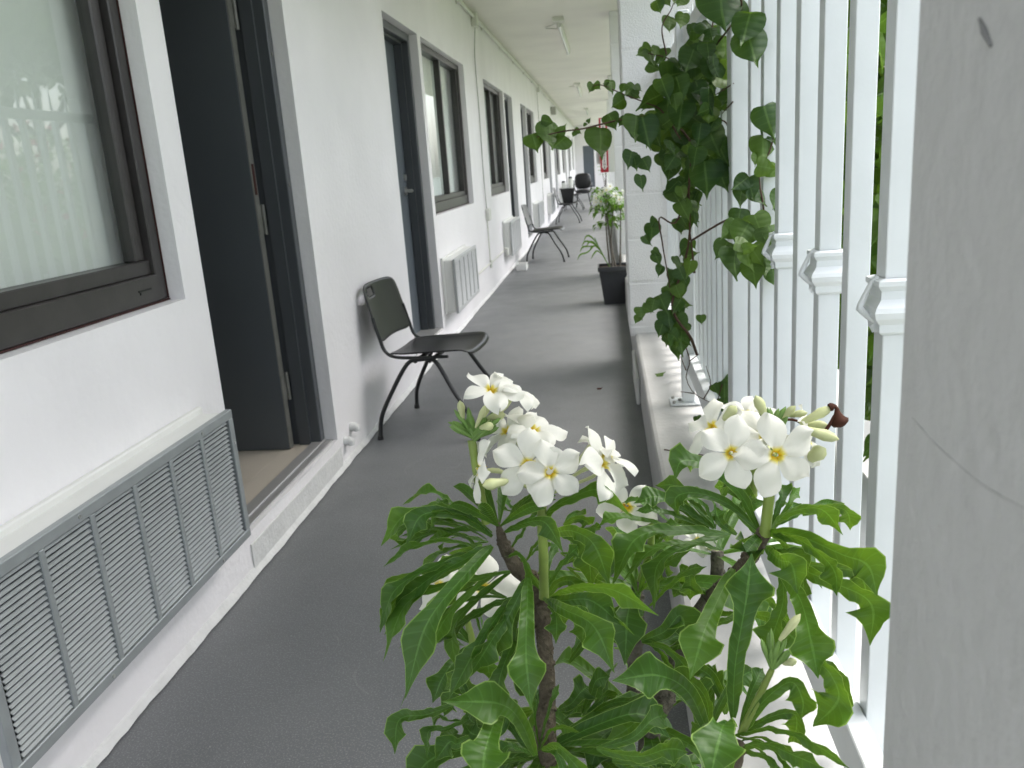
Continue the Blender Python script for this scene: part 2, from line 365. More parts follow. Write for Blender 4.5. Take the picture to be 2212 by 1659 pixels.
def frame_of(a, b, parent, far_only=False):
    xo = WX - .055; mb = MB(); j = .05
    for (p, q) in ((a + .003, a + j), (b - j, b - .003)):
        mb.box((xo - .15, p, DZ0), (xo - .001, q, DZ1 - .002), .003)
    mb.box((xo - .15, a + j, DZ1 - j), (xo - .001, b - j, DZ1 - .002), .003)
    # inner stop rebate
    s_ = .014
    mb.box((xo - .095, a + j, DZ0), (xo - .045, a + j + s_, DZ1 - j)); mb.box((xo - .095, b - j - s_, DZ0), (xo - .045, b - j, DZ1 - j))
    mb.box((xo - .095, a + j + s_, DZ1 - j - s_), (xo - .045, b - j - s_, DZ1 - j))
    return mb.build('door_frame', M['dframe'], parent)
def make_closed_door(a, b):
    xo = WX - .055; j = .05
    d = MB().box((xo - .143, a + j + .004, DZ0 + .012), (xo - .099, b - j - .004, DZ1 - j - .004), .002).build('door', M['door'], B)
    frame_of(a, b, d)
    y = b - j - .075; z = 1.145
    h = MB(); h.tube([(xo - .098, y, z), (xo - .05, y, z)], .012, 10); h.tube([(xo - .052, y, z), (xo - .05, y - .10, z)], .010, 10)
    h.tube([(xo - .099, y, z), (xo - .09, y, z)], .03, 14); h.build('handle', M['steel'], d)
    MB().tube([(xo - .099, y, z + .09), (xo - .085, y, z + .09)], .022, 14).build('deadbolt', M['steel'], d)
    MB().box((WX - .2, a + .003, DZ0 + .0005), (WX - .01, b - .003, DZ0 + .011), .003).build('threshold', M['alu'], d)
for a, b in doors[1:]: make_closed_door(a, b)
# open door: leaf swings into the room, hinged on its far jamb
a, b = doors[0]; xo = WX - .055; ly = b - .05
dl = MB().box((xo - .145 - .86, ly - .075, DZ0 + .006), (xo - .118, ly - .031, DZ1 - .06), .002).build('door', M['leafdoor'], B)
tag(dl, 'near slate door standing open into its dark room')
frame_of(a, b, dl)
MB().box((xo - .1165, ly - .0745, DZ0 + .008), (xo - .1145, ly - .0315, DZ1 - .062)).build('door_edge', M['edge'], dl)
for z in (.42, 1.12, 1.90):
    h = MB(); h.tube([(xo - .108, ly - .024, z - .06), (xo - .108, ly - .024, z + .06)], .008, 10); h.box((xo - .1145, ly - .07, z - .055), (xo - .113, ly - .028, z + .055)); h.build('hinge', M['edge'], dl)
h = MB(); h.box((xo - .1142, ly - .064, 1.22), (xo - .1125, ly - .043, 1.34)); h.build('latch_plate', M['rust'], dl)
for z in (.35, .75, 1.25, 1.75): MB().tube([(WX - .056, b - .03, z), (WX - .0535, b - .03, z)], .008, 10).build('screw', M['edge'], dl)
mb = MB(); mb.box((WX - .101, a + .003, DZ0 + .001), (WX - .05, b - .003, DZ0 + .012), .003); mb.box((WX - .0498, a + .003, DZ0 + .001), (WX - .018, b - .003, DZ0 + .007), .002)
MB().box((WX + .0005, a + .02, -.0), (WX + .006, b + .02, .108), .004).build('door_ledge', M['skirt'], dl)
mb.build('threshold', M['alu'], dl)

# air conditioners ------------------------------------------------------------
def make_ac(label, gm, ncol=6, w=1.06, h=.40, dep=.10, nsl=27):
    t = thing('air_conditioner', (0, 0, 0), label, 'air conditioner', 'air conditioner grilles low on the walkway wall')
    mb = MB(); mb.box((.001, .012, .006), (dep - .012, w - .012, h - .006), .006)
    mb.box((.001, .0, -.004), (.02, w, h + .012), .004); mb.build('sleeve', M['sleeve'], t)
    fw = .026; mb = MB(); x0, x1 = dep - .011, dep + .008
    mb.box((x0, 0, 0), (x1, w, fw), .002); mb.box((x0, 0, h - fw), (x1, w, h), .002)
    mb.box((x0, 0, fw), (x1, fw, h - fw), .002); mb.box((x0, w - fw, fw), (x1, w, h - fw), .002)
    iw = w - 2 * fw; cw = iw / ncol
    for k in range(1, ncol): y = fw + k * cw; mb.box((x0, y - .0085, fw), (x1 - .001, y + .0085, h - fw), .002)
    ob = mb.build('grille_frame', gm, t)
    mb = MB(); p = (h - 2 * fw) / nsl
    for k in range(nsl):
        z = fw + (k + .5) * p
        for c_ in range(ncol):
            ya = fw + c_ * cw + .009; yb = fw + (c_ + 1) * cw - .009
            vs = []
            for y in (ya, yb):
                vs += [(x1 - .0115, y, z + p * .30), (x1 - .009, y, z + p * .26), (x1 - .0035, y, z - p * .10), (x1 - .005, y, z - p * .26), (x1 - .0105, y, z + p * .10)]
            mb.add(vs, [(0, 1, 6, 5), (1, 2, 7, 6), (2, 3, 8, 7), (3, 4, 9, 8), (4, 0, 5, 9)])
    mb.build('louvre', gm, t)
    MB().box((x0 - .0015, fw, fw), (x0 - .0008, w - fw, h - fw)).build('shade_backing', M['shade_backing'], t)  # near-black sheet paints in the shade between the slats
    for y, z in ((w * .3, h - .012), (w * .3, .012), (w * .82, h - .012), (w * .82, .012), (w - .012, h * .75)): MB().tube([(x1, y, z), (x1 + .002, y, z)], .0045, 8).build('screw', M['steel'], t)
    return t
ac = make_ac('large grey louvred air conditioner grille beside the open door at lower left', M['grille'])
ac.location = (WX, 1.185, .232)
ac2 = make_ac('light air conditioner box under the first two pane window behind the nearest chair', M['grillel'], 5)
ac2.location = (WX, 6.05, .235)
for y, lb in ((9.9, 'light air conditioner box low on the wall just before the second chair'),
              (14.25, 'light air conditioner box partly behind the second chair back'),
              (17.9, 'air conditioner box just before the chair with the black bucket'),
              (22.6, 'light air conditioner box behind the chair with the black bucket'),
              (25.8, 'air conditioner box far down the walkway beside the padded armchair'),
              (30.8, 'farthest air conditioner box near the end of the walkway')):
    c = copy_tree(ac2); c.location = (WX, y, .235); c['label'] = lb

# ceiling lights, conduit, cables ----------------------------------------------
def make_light(label):
    t = thing('ceiling_light', (0, 0, 0), label, 'ceiling light', 'fluorescent batten lights on the walkway ceiling')
    MB().box((-.028, 0, -.045), (.028, 2.44, -.001), .008).build('housing', M['conduit'], t)
    mb = MB(); mb.tube([(0, .03, -.062), (0, 2.41, -.062)], .016, 10); mb.build('lamp_tube', M['tubelamp'], t)
    mb = MB(); mb.box((-.022, .0, -.085), (.022, .035, -.04), .006); mb.box((-.022, 2.405, -.085), (.022, 2.44, -.04), .006); mb.build('lamp_holder', M['sleeve'], t)
    mb = MB(); mb.box((-.06, -.16, -.045), (.06, -.03, -.001), .006); mb.tube([(0, -.1, -.05), (-.16, .35, -.02), (-.17, .5, -.01), (-.05, .62, -.006)], .006, 6); mb.build('junction_box', M['conduit'], t)
    return t
l0 = make_light('nearest fluorescent batten light on the ceiling'); l0.location = (-.42, 9.55, CEIL)
for y, lb in ((17.3, 'second fluorescent batten light, mid way along the ceiling'), (25.5, 'third and farthest fluorescent batten light above the walkway')):
    c = copy_tree(l0); c.location = (-.46, y, CEIL); c['label'] = lb
cdt = thing('electrical_conduit', (WX + .02, 0, CEIL - .06), 'painted conduit pipe running along the wall under the ceiling corner', 'conduit')
MB().tube([(WX + .026, -2, CEIL - .055), (WX + .026, YE - .3, CEIL - .055)], .016, 10).build('pipe', M['conduit'], cdt)
for y in (8.62, 16.7):
    mb = MB(); mb.box((WX + .002, y - .05, CEIL - .15), (WX + .06, y + .05, CEIL - .02), .008); mb.build('junction_box', M['conduit'], cdt)
for y in [1.5 + 1.55 * k for k in range(14)]:
    mb = MB(); mb.tube([(WX + .026, y, CEIL - .055), (WX + .026, y + .05, CEIL - .055)], .022, 10); mb.box((WX + .001, y + .015, CEIL - .085), (WX + .012, y + .035, CEIL - .002)); mb.build('clamp', M['conduit'], cdt)
mb = MB(); mb.box((WX + .002, 20.9, 2.38), (WX + .12, 21.05, 2.56), .01); o = mb.build('junction_box', M['wire']); tag(o, 'small grey junction box on the wall just under the far conduit', 'junction box')
cb = thing('wall_cable', (WX, 8.65, .3), 'thin cable and switch box on the wall between the first two air conditioner boxes', 'cable')
MB().tube(crom([(WX + .03, 8.62, CEIL - .15), (WX + .012, 8.58, 2.3), (WX + .008, 8.63, 1.8), (WX + .008, 8.6, 1.2), (WX + .01, 8.63, .86)], 20), .005, 6).build('cable', M['wire'], cb)
MB().box((WX + .001, 8.58, .74), (WX + .045, 8.68, .86), .008).build('switch_box', M['conduit'], cb)
mb = MB(); mb.tube([(WX + .01, 8.62, .74), (WX + .01, 8.62, .32)], .007, 6); mb.tube([(WX + .012, 7.1, .31), (WX + .012, 9.9, .31)], .008, 6); mb.tube([(WX + .014, 8.62, .34), (WX + .014, 8.62, .26)], .014, 8); mb.tube([(WX + .014, 9.86, .33), (WX + .05, 9.86, .33), (WX + .05, 9.86, .26)], .014, 8)
mb.build('low_conduit', M['conduit'], cb)
cb2 = MB().tube([(WX + .008, 16.7, CEIL - .15), (WX + .008, 16.72, .3)], .005, 6).build('wall_cable', M['wire']); tag(cb2, 'second thin cable dropping down the far wall under the conduit', 'cable')
for k, (y, lb) in enumerate(((3.50, 'stubby white pipe end with dark mouth poking from the wall base, nearer the open door'), (3.60, 'white pipe end low on the wall, the one nearer the chair'))):
    t = thing('pipe_stub', (WX, y, .13), lb, 'pipe', 'pipe ends by the wall base')
    z = .11 + .035 * k
    MB().tube([(WX - .01, y, z), (WX + .022, y, z), (WX + .03, y, z - .004), (WX + .031, y, z - .02)], [.022, .021, .018, .014], 14).build('pipe', M['skirt'], t)
    MB().tube([(WX + .024, y + .006, z - .002), (WX + .0325, y + .006, z - .004)], .0075, 10).build('dark_mouth_disc', M['bronze'], t)  # solid dark disc, its colour stands in for shade inside the pipe

# ------------------------------------------------------------------ curb, pillars
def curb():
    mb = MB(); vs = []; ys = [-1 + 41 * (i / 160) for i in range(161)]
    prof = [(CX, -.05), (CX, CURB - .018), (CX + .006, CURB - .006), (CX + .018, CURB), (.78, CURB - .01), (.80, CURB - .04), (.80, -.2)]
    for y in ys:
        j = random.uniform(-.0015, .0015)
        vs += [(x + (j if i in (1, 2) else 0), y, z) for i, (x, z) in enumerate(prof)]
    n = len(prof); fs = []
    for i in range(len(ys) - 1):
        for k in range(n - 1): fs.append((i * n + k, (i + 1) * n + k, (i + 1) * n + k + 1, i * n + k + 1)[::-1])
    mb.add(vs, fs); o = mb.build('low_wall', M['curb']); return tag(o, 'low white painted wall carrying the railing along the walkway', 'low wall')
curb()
fl = MB(); fl.box((CX - .022, 4.28, .0), (CX - .0015, 4.949, .15), .006); tag(fl.build('mortar_fillet', M['skirt']), 'rough mortar strip along the foot of the low wall ending in a broken notch', 'mortar strip')
def pillar(x0, x1, y0, y1, label, ph=0, z1=CEIL - .001, bh=.2565):
    mb = MB(); g = .0035
    mb.box((x0 + .004, y0 + .004, CURB - .02), (x1 - .004, y1 - .004, z1)); z = CURB - .012 + .0 - ph
    while z < z1:
        a, b = max(z + g, CURB - .012), min(z + bh - g, z1 - .0005)
        if b > a + .01: mb.box((x0, y0, a), (x1, y1, b), .007)
        z += bh
    o = mb.build('block_pillar', M['block']); return tag(o, label, 'pillar', 'white block pillars along the walkway edge')
pillar(CX - .028, .55, 4.95, 5.4, 'white block pillar in the middle, next to the vine and the far potted plant', .20)
pillar(CX - .03, .45, 9.35, 9.75, 'second white block pillar carrying the red sign', .13)
for y, lb in ((16.2, 'third block pillar beyond the red sign'), (22.5, 'fourth block pillar far along the walkway'), (28.8, 'last block pillar before the end wall')): pillar(CX - .02, .45, y, y + .4, lb, .1)
np_ = thing('plaster_column', (.14, .2, CURB), 'big smooth grey column close up at the right edge', 'column')
mb = MB(); mb.box((.141, -.55, CURB - .01), (.5, .421, CEIL - .002), .004); col_o = mb.build('shaft', mat('column_plaster', (.53, .53, .52), .7, .25, bump=.22, bscale=60, noise=.06, nscale=5), np_)  # shaft extended unseen behind the viewer to block side light
mb = MB(); mb.tube([(.1408, .353, 1.301), (.1403, .347, 1.296), (.1408, .341, 1.290)], [.0006, .0013, .0007], 8); mb.build('scuff', mat('scuff_grey', (.20, .20, .20), .9, .1), np_)
MB().tube(crom([(.1412, .400, 1.131), (.1411, .37, 1.128), (.1412, .345, 1.1275), (.1411, .32, 1.128), (.1412, .29, 1.132), (.1412, .24, 1.14)], 24), .0004, 5).build('crack', mat('crack_grey', (.42, .42, .41), .9, .1), np_)

# ------------------------------------------------------------------ railing
FX = .34; PW = .0365
F = thing('metal_railing', (FX, 2.5, CURB), 'white aluminium railing with tall square pickets and collars on the low wall', 'railing')
RT = 1.715
mb = MB(); mb.box((FX - .031, .425, .385), (FX + .0005, 4.96, .463), .002); mb.build('rail', M['rail'], F)
mb = MB(); mb.box((FX - .031, .425, RT - .05), (FX + .0005, 4.96, RT), .002); mb.build('rail', M['rail'], F)
def collar(y, z, parent, w=PW, s=1.0):
    mb = MB(); cx, cy = FX + .0018 + w / 2, y + w / 2
    prof = [(-.036, .002), (-.032, .006), (-.022, .0065), (-.014, .013), (-.006, .015), (.0, .013), (.010, .0055), (.020, .005), (.027, .010), (.033, .010), (.036, .002)]
    vs = []
    for dz, e in prof:
        h = w / 2 + e * s; vs += [(cx - h, cy - h, z + dz), (cx + h, cy - h, z + dz), (cx + h, cy + h, z + dz), (cx - h, cy + h, z + dz)]
    fs = []
    for i in range(len(prof) - 1):
        for k in range(4): k2 = (k + 1) % 4; fs.append((i * 4 + k, i * 4 + k2, i * 4 + 4 + k2, i * 4 + 4 + k))
    mb.add(vs, fs)
    # scroll like ear on the walkway side
    x = cx - w / 2
    c = mb.build('collar', M['rail'], parent)
    e = MB(); e.tube([(x - .004, cy - .004, z + .036), (x - .012, cy - .004, z + .030), (x - .024, cy - .004, z + .002), (x - .026, cy - .004, z - .002), (x - .014, cy - .004, z - .014), (x - .005, cy - .004, z - .022)], [.004, .003, .0045, .005, .0045, .003], 8)
    e.tube([(x - .006, cy - .003, z - .034), (x - .009, cy - .003, z - .028), (x - .003, cy - .003, z - .022)], [.003, .004, .003], 8)
    e.build('ornament', M['rail'], parent)
pys = [.585, .752, .919, 1.086, 1.251, 1.418, 1.581, 1.755, 1.925, 2.09]
for i, y in enumerate(pys):
    PW = {4: .031, 5: .034}.get(i, .0365)
    mb = MB(); mb.box((FX + .0018, y, .30), (FX + .0018 + PW, y + PW, RT + .16), .0012)
    p = mb.build('picket', M['rail'], F)
    if i % 2 == 1 and y < 1.9: collar(y, 1.057, p, PW)
mb = MB(); mb.box((FX - .016, 2.27, CURB), (FX + .06, 2.346, RT + .22), .003); mb.build('post', M['rail'], F)
y = 2.46
while y < 4.9:
    mb = MB(); mb.box((FX + .003, y, .30), (FX + .031, y + .028, RT + .01), .001); mb.tube([(FX + .02, y + .014, RT), (FX + .02, y + .014, RT + .05), (FX + .02, y + .014, RT + .12)], [.008, .006, .001], 6); mb.build('picket', M['rail'], F); y += .135
mb = MB(); mb.box((FX - .055, 3.42, CURB + .008), (FX - .003, 3.47, RT + .045), .003); p = mb.build('post', M['rail'], F)
mb = MB(); mb.box((FX - .056, 3.416, RT + .046), (FX + .001, 3.474, RT + .056), .003); mb.box((FX - .05, 3.422, RT + .056), (FX - .005, 3.468, RT + .066), .004); mb.build('post_cap', M['rail'], p)
mb = MB(); mb.box((FX - .105, 3.39, CURB + .0005), (FX + .02, 3.50, CURB + .008), .002); mb.build('base_plate', M['rail'], p)
for q in ((FX - .09, 3.405), (FX - .09, 3.485), (FX - .065, 3.445)): MB().tube([(*q, CURB + .008), (*q, CURB + .018)], .007, 8).build('bolt', M['wire'], p)

# ------------------------------------------------------------------ chairs
def make_chair(label):
    t = thing('stacking_chair', (0, 0, 0), label, 'chair', 'black stacking chairs along the wall')
    hw = .205
    # seat shell: front +x, origin on the floor under the seat
    def shell(fn, nu, nv, th, name, hole=None):
        mb = MB(); P = [[fn(i / nu, j / nv) for j in range(nv + 1)] for i in range(nu + 1)]
        vs = [q for r_ in P for q in r_]; nn = []
        for i in range(nu + 1):
            for j in range(nv + 1):
                a = V(P[min(i + 1, nu)][j]) - V(P[max(i - 1, 0)][j]); b_ = V(P[i][min(j + 1, nv)]) - V(P[i][max(j - 1, 0)]); nn.append(a.cross(b_).normalized())
        vs2 = [V(v) - n_ * th for v, n_ in zip(vs, nn)]; L = len(vs); fs = []; w = nv + 1
        keep = lambda i, j: not (hole and hole(i, j))
        edges = {}
        for i in range(nu):
            for j in range(nv):
                if not keep(i, j): continue
                q = (i * w + j, (i + 1) * w + j, (i + 1) * w + j + 1, i * w + j + 1); fs.append(q); fs.append(tuple(k + L for k in q[::-1]))
                for e in range(4):
                    e0, e1 = q[e], q[(e + 1) % 4]
                    if (e1, e0) in edges: del edges[(e1, e0)]
                    else: edges[(e0, e1)] = 1
        for (e0, e1) in edges: fs.append((e1, e0, e0 + L, e1 + L))
        mb.add([*vs, *vs2], fs, smooth=True); return mb.build(name, M['plastic'], t)
    def rr(u, v, cu, cv):                                       # squircle to square corners
        a, b_ = 2 * u - 1, 2 * v - 1; k = .10
        return a * (1 - k * b_ ** 6 * a * a), b_ * (1 - k * a ** 6 * b_ * b_)
    def seat(u, v):
        a, b_ = rr(u, v, 0, 0); x = a * .205 + .01; yv = b_ * (hw - .015 * (1 - u)) ; z = .432 + .012 * (a + .1) - .012 * (1 - b_ * b_) + (-.022 * max(0, a - .75) ** 2 * 16) + .018 * max(0, -a - .6)
        return (x, yv, z + .010 * abs(b_) ** 4)
    shell(seat, 14, 14, .007, 'seat')
    def back(u, v):
        a, b_ = rr(u, v, 0, 0); s = .5 + a * .5; z = .495 + s * .285 ; x = -.205 - s * .085 - .022 * (1 - b_ * b_) * 1.0 + .012 * s * s
        z -= .03 * (1 - b_ * b_) * (1 - s) * -1.0 if False else 0
        z += (1 - s) * .035 * (b_ * b_) * -.4
        return (x, b_ * (.205 - .012 * s), z)
    o = shell(lambda u, v: back(u, v), 22, 22, .006, 'backrest', hole=lambda i, j: (i - 18.0) ** 2 / 3.6 + (j - 4.6) ** 2 / 9 < 1.0 )
    for s in (-1, 1):
        y = s * .196
        fr = crom([(-.238, y * .98, .62), (-.228, y, .57), (-.214, y, .515), (-.195, y, .45), (-.15, y, .418), (-.05, y, .412), (.11, y, .416)], 26)
        MB().tube(fr, .0085, 10).build('side_frame', M['tube'], t)
        MB().tube(crom([(.04, y, .408), (-.02, y + s * .004, .404), (-.085, y + s * .01, .385), (-.165, y + s * .03, .25), (-.225, y + s * .045, .12), (-.24, y + s * .055, .012)], 22), .0105, 10).build('leg', M['tube'], t)
        MB().tube(crom([(-.06, y * .93, .404), (0, y * .95 + s * .004, .404), (.055, y + s * .006, .385), (.13, y + s * .03, .25), (.205, y + s * .045, .12), (.235, y + s * .055, .012)], 22), .0105, 10).build('leg', M['tube'], t)
        for x in (-.24, .235): MB().tube([(x, y + s * .055, .022), (x, y + s * .055, .0)], [.013, .015], 10).build('foot_cap', M['plastic'], t)
    mb = MB(); 
    for x in (-.05, .02): mb.tube([(x, -.2, .395), (x, .2, .395)], .011, 8)
    mb.build('crossbar', M['tube'], t)
    return t
ch = make_chair('nearest black plastic chair with a hand hole in its backrest, against the wall')
ch.location = (-.868, 4.08, 0); ch.scale = (1.05, 1.08, .965); ch.rotation_euler.z = math.radians(-7)
chairs = [(-.80, 11.35, -4, 'second black chair, empty, half way along the wall near the white tub'), (-.80, 18.4, -3, 'third black chair, the one holding a black bucket'), (-.85, 23.3, -2, 'fourth black chair, far away beside the padded armchair')]
for x, y, r, lb in chairs:
    c = copy_tree(ch); c.location = (x, y, 0); c.rotation_euler.z = math.radians(r); c['label'] = lb
bk = thing('bucket', (-.80, 18.4, .425), 'black square bucket standing on the third chair', 'bucket')
def frustum(mb, c, z0, z1, w0, w1, l0=None, l1=None):
    l0 = l0 or w0; l1 = l1 or w1; x, y = c
    vs = [(x + i * w / 2, y + j * l / 2, z) for z, w, l in ((z0, w0, l0), (z1, w1, l1)) for i, j in ((-1, -1), (1, -1), (1, 1), (-1, 1))]
    return mb.add(vs, [(3, 2, 1, 0), (4, 5, 6, 7), (0, 1, 5, 4), (1, 2, 6, 5), (2, 3, 7, 6), (3, 0, 4, 7)])
mb = MB(); frustum(mb, (-.80, 18.4), .425, .70, .20, .30); mb.build('body', M['plastic'], bk)
mb = MB(); frustum(mb, (-.80, 18.4), .70, .725, .32, .32); mb.build('rim', M['plastic'], bk)
for x, z, r, lb in ((-.73, .20, .055, 'white jar with dark lid standing on the black bucket'), (-.88, .12, .045, 'small pale jar beside the white jar on the black bucket')):
    j = thing('jar', (x, 18.4, .7255), lb, 'jar')
    MB().tube([(x, 18.4, .7258), (x, 18.4, .7258 + z)], r, 14).build('body', M['sleeve'], j)
    MB().tube([(x, 18.4, .7258 + z), (x, 18.4, .76 + z)], r * .75, 14).build('lid', M['plastic'], j)
# padded armchair far away, seen from the front
ar = thing('padded_armchair', (-.62, 24.2, 0), 'black padded chair with rounded shiny back far down the walkway', 'armchair')
mb = MB()
def blob(mb, c, s, nu=14, nv=8, p=.6):
    vs = []; 
    for i in range(nv + 1):
        ph = -math.pi / 2 + math.pi * i / nv
        for k in range(nu):
            th = 2 * math.pi * k / nu
            f = lambda q: math.copysign(abs(q) ** p, q)
            vs.append((c[0] + s[0] * f(math.cos(ph)) * f(math.cos(th)), c[1] + s[1] * f(math.cos(ph)) * f(math.sin(th)), c[2] + s[2] * f(math.sin(ph))))
    fs = [(i * nu + k, i * nu + (k + 1) % nu, (i + 1) * nu + (k + 1) % nu, (i + 1) * nu + k) for i in range(nv) for k in range(nu)]
    mb.add(vs, fs, smooth=True)
blob(mb, (-.62, 24.38, .72), (.23, .07, .22)); mb.build('backrest', M['plastic'], ar)
mb = MB(); blob(mb, (-.62, 24.2, .44), (.21, .21, .06)); mb.build('seat', M['plastic'], ar)
for sx in (-1, 1):
    for sy in (-1, 1): MB().tube([(-.62 + sx * .14, 24.2 + sy * .14, .40), (-.62 + sx * .21, 24.2 + sy * .20, 0)], .013, 8).build('leg', M['tube'], ar)
    mb = MB(); mb.tube(crom([(-.62 + sx * .23, 24.36, .66), (-.62 + sx * .25, 24.2, .64), (-.62 + sx * .245, 24.04, .58), (-.62 + sx * .2, 24.05, .44)], 12), .018, 8); mb.build('armrest', M['plastic'], ar)
# white tub on the floor
tb = thing('plastic_tub', (-1.07, 10.45, 0), 'small white open tub on the floor by the wall before the second chair', 'tub')
mb = MB(); frustum(mb, (-1.07, 10.45), .0, .008, .115, .12, .20, .2)
for (xa, xb, ya, yb) in ((-1.132, -1.124, 10.34, 10.56), (-1.016, -1.008, 10.34, 10.56), (-1.124, -1.016, 10.34, 10.348), (-1.124, -1.016, 10.552, 10.56)): mb.box((xa, ya, .004), (xb, yb, .075), .002)
mb.build('body', M['tubelamp'], tb)
mb = MB(); mb.box((-1.135, 10.335, .0755), (-1.005, 10.342, .083)); mb.box((-1.135, 10.558, .0755), (-1.005, 10.565, .083)); mb.box((-1.135, 10.342, .0755), (-1.125, 10.558, .083)); mb.box((-1.015, 10.342, .0755), (-1.005, 10.558, .083)); mb.build('rim', M['tubelamp'], tb)

# ------------------------------------------------------------------ red sign on second pillar
sg = thing('extinguisher_sign', (CX - .05, 9.5, 1.4), 'tall red and white arrow sign with vertical lettering on the second pillar', 'sign')
x0, x1 = -.042, .046; ys = 9.33; zb, zt = 1.128, 1.69
MB().box((x0, ys, zb), (x1, ys + .006, zt), .001).build('panel', M['red'], sg)
mb = MB(); cx_ = (x0 + x1) / 2; hw_ = .024; zz = zb + .065
mb.add([(cx_ - hw_, ys - .001, zt - .01), (cx_ + hw_, ys - .001, zt - .01), (cx_ + hw_, ys - .001, zz), (cx_ + hw_ + .008, ys - .001, zz), (cx_, ys - .001, zb + .018), (cx_ - hw_ - .008, ys - .001, zz), (cx_ - hw_, ys - .001, zz)], [(0, 6, 5, 4, 3, 2, 1)])
mb.build('arrow', M['signw'], sg)
MB().box((x1 + .002, ys - .004, zb), (CX - .031, ys + .02, zt), .003).build('side_panel', M['conduit'], sg)
for i, L_ in enumerate('FIRE EXTINGUISHER'):
    if L_ == ' ': continue
    cu = bpy.data.curves.new('letter', 'FONT'); cu.body = L_; cu.size = .034; cu.align_x = 'CENTER'; cu.align_y = 'CENTER'; cu.extrude = .0004; cu.offset = .0008
    z = 1.652 - i * .0315
    tmp = bpy.data.objects.new('letter', cu); COL.objects.link(tmp); tmp.rotation_euler = (math.pi / 2, 0, 0)
    dg = bpy.context.evaluated_depsgraph_get(); me = bpy.data.meshes.new_from_object(tmp.evaluated_get(dg)); bpy.data.objects.remove(tmp)
    me.transform(Matrix.Rotation(math.pi / 2, 4, 'X')); me.transform(Matrix.Translation(V((cx_, ys - .002, z)) - sg.location))
    me.materials.clear(); me.materials.append(M['black']); o = bpy.data.objects.new('letter', me); COL.objects.link(o); o.parent = sg
MB().tube([(x0 - .02, 9.42, 1.22), (x0 - .02, 9.42, 1.40)], [.02, .02], 8).build('door_pull', M['sleeve'], sg)

# ------------------------------------------------------------------ foliage builders
FID = [(0, .12), (.08, .24), (.2, .32), (.35, .37), (.50, .41), (.61, .47), (.675, .70), (.72, .97), (.755, 1.0), (.80, .82), (.85, .46), (.91, .25), (.96, .11), (1, .01)]   # fiddle shaped blade
LAN = [(0, .12), (.1, .3), (.3, .7), (.5, 1), (.65, .97), (.8, .68), (.92, .3), (1, .02)]
def prof(P, t):
    for (a, wa), (b, wb) in zip(P, P[1:]):
        if t <= b: k = (t - a) / (b - a); k = k * k * (3 - 2 * k); return wa + (wb - wa) * k
    return P[-1][1]
def blade(mb, pts, w, roll=0, fold=.35, tone=.3, P=FID, n=22, wav=.10, face=None, curl=0):
    C_ = crom(pts, n); L = len(C_); rows = []; vs = []; uvs = []; prev = None
    ph = random.uniform(0, 6.28); cols = (-1, -.95, -.55, 0, .55, .95, 1); nc = len(cols)
    for i, c in enumerate(C_):
        t = (C_[min(i + 1, L - 1)] - C_[max(i - 1, 0)]).normalized()
        toC = (face if face is not None else (CAM - c)).normalized(); s_ = t.cross(toC)
        if s_.length < .2 and prev is not None: s_ = prev - t * prev.dot(t)
        s_.normalize()
        if prev is not None and s_.dot(prev) < 0: s_ = -s_
        if prev is not None: s_ = (s_ * .6 + prev * .4).normalized(); s_ = (s_ - t * s_.dot(t)).normalized()
        prev = s_; nrm = s_.cross(t).normalized()
        if nrm.dot(toC) < 0: nrm = -nrm
        ang = math.radians(roll + curl * (i / L)); q = Quaternion(t, ang); s2 = q @ s_; n2 = q @ nrm
        ww = prof(P, i / n) * w * .5
        for a in cols:
            und = wav * math.sin(i * 1.05 + ph + (1.3 if a > 0 else 0)) * abs(a) ** 2
            und += wav * .6 * math.sin(i * 2.1 + ph * 2 + (2 if a > 0 else 0)) * abs(a) ** 3
            vs.append(c + s2 * a * ww * (1 - .12 * fold) + n2 * ww * (fold * abs(a) + und)); uvs.append((i / n, .5 + a * .5))
    fs = [(i * nc + k, i * nc + k + 1, (i + 1) * nc + k + 1, (i + 1) * nc + k) for i in range(n) for k in range(nc - 1)]
    mb.add(vs, fs, uvs, max(tone, .001), True)

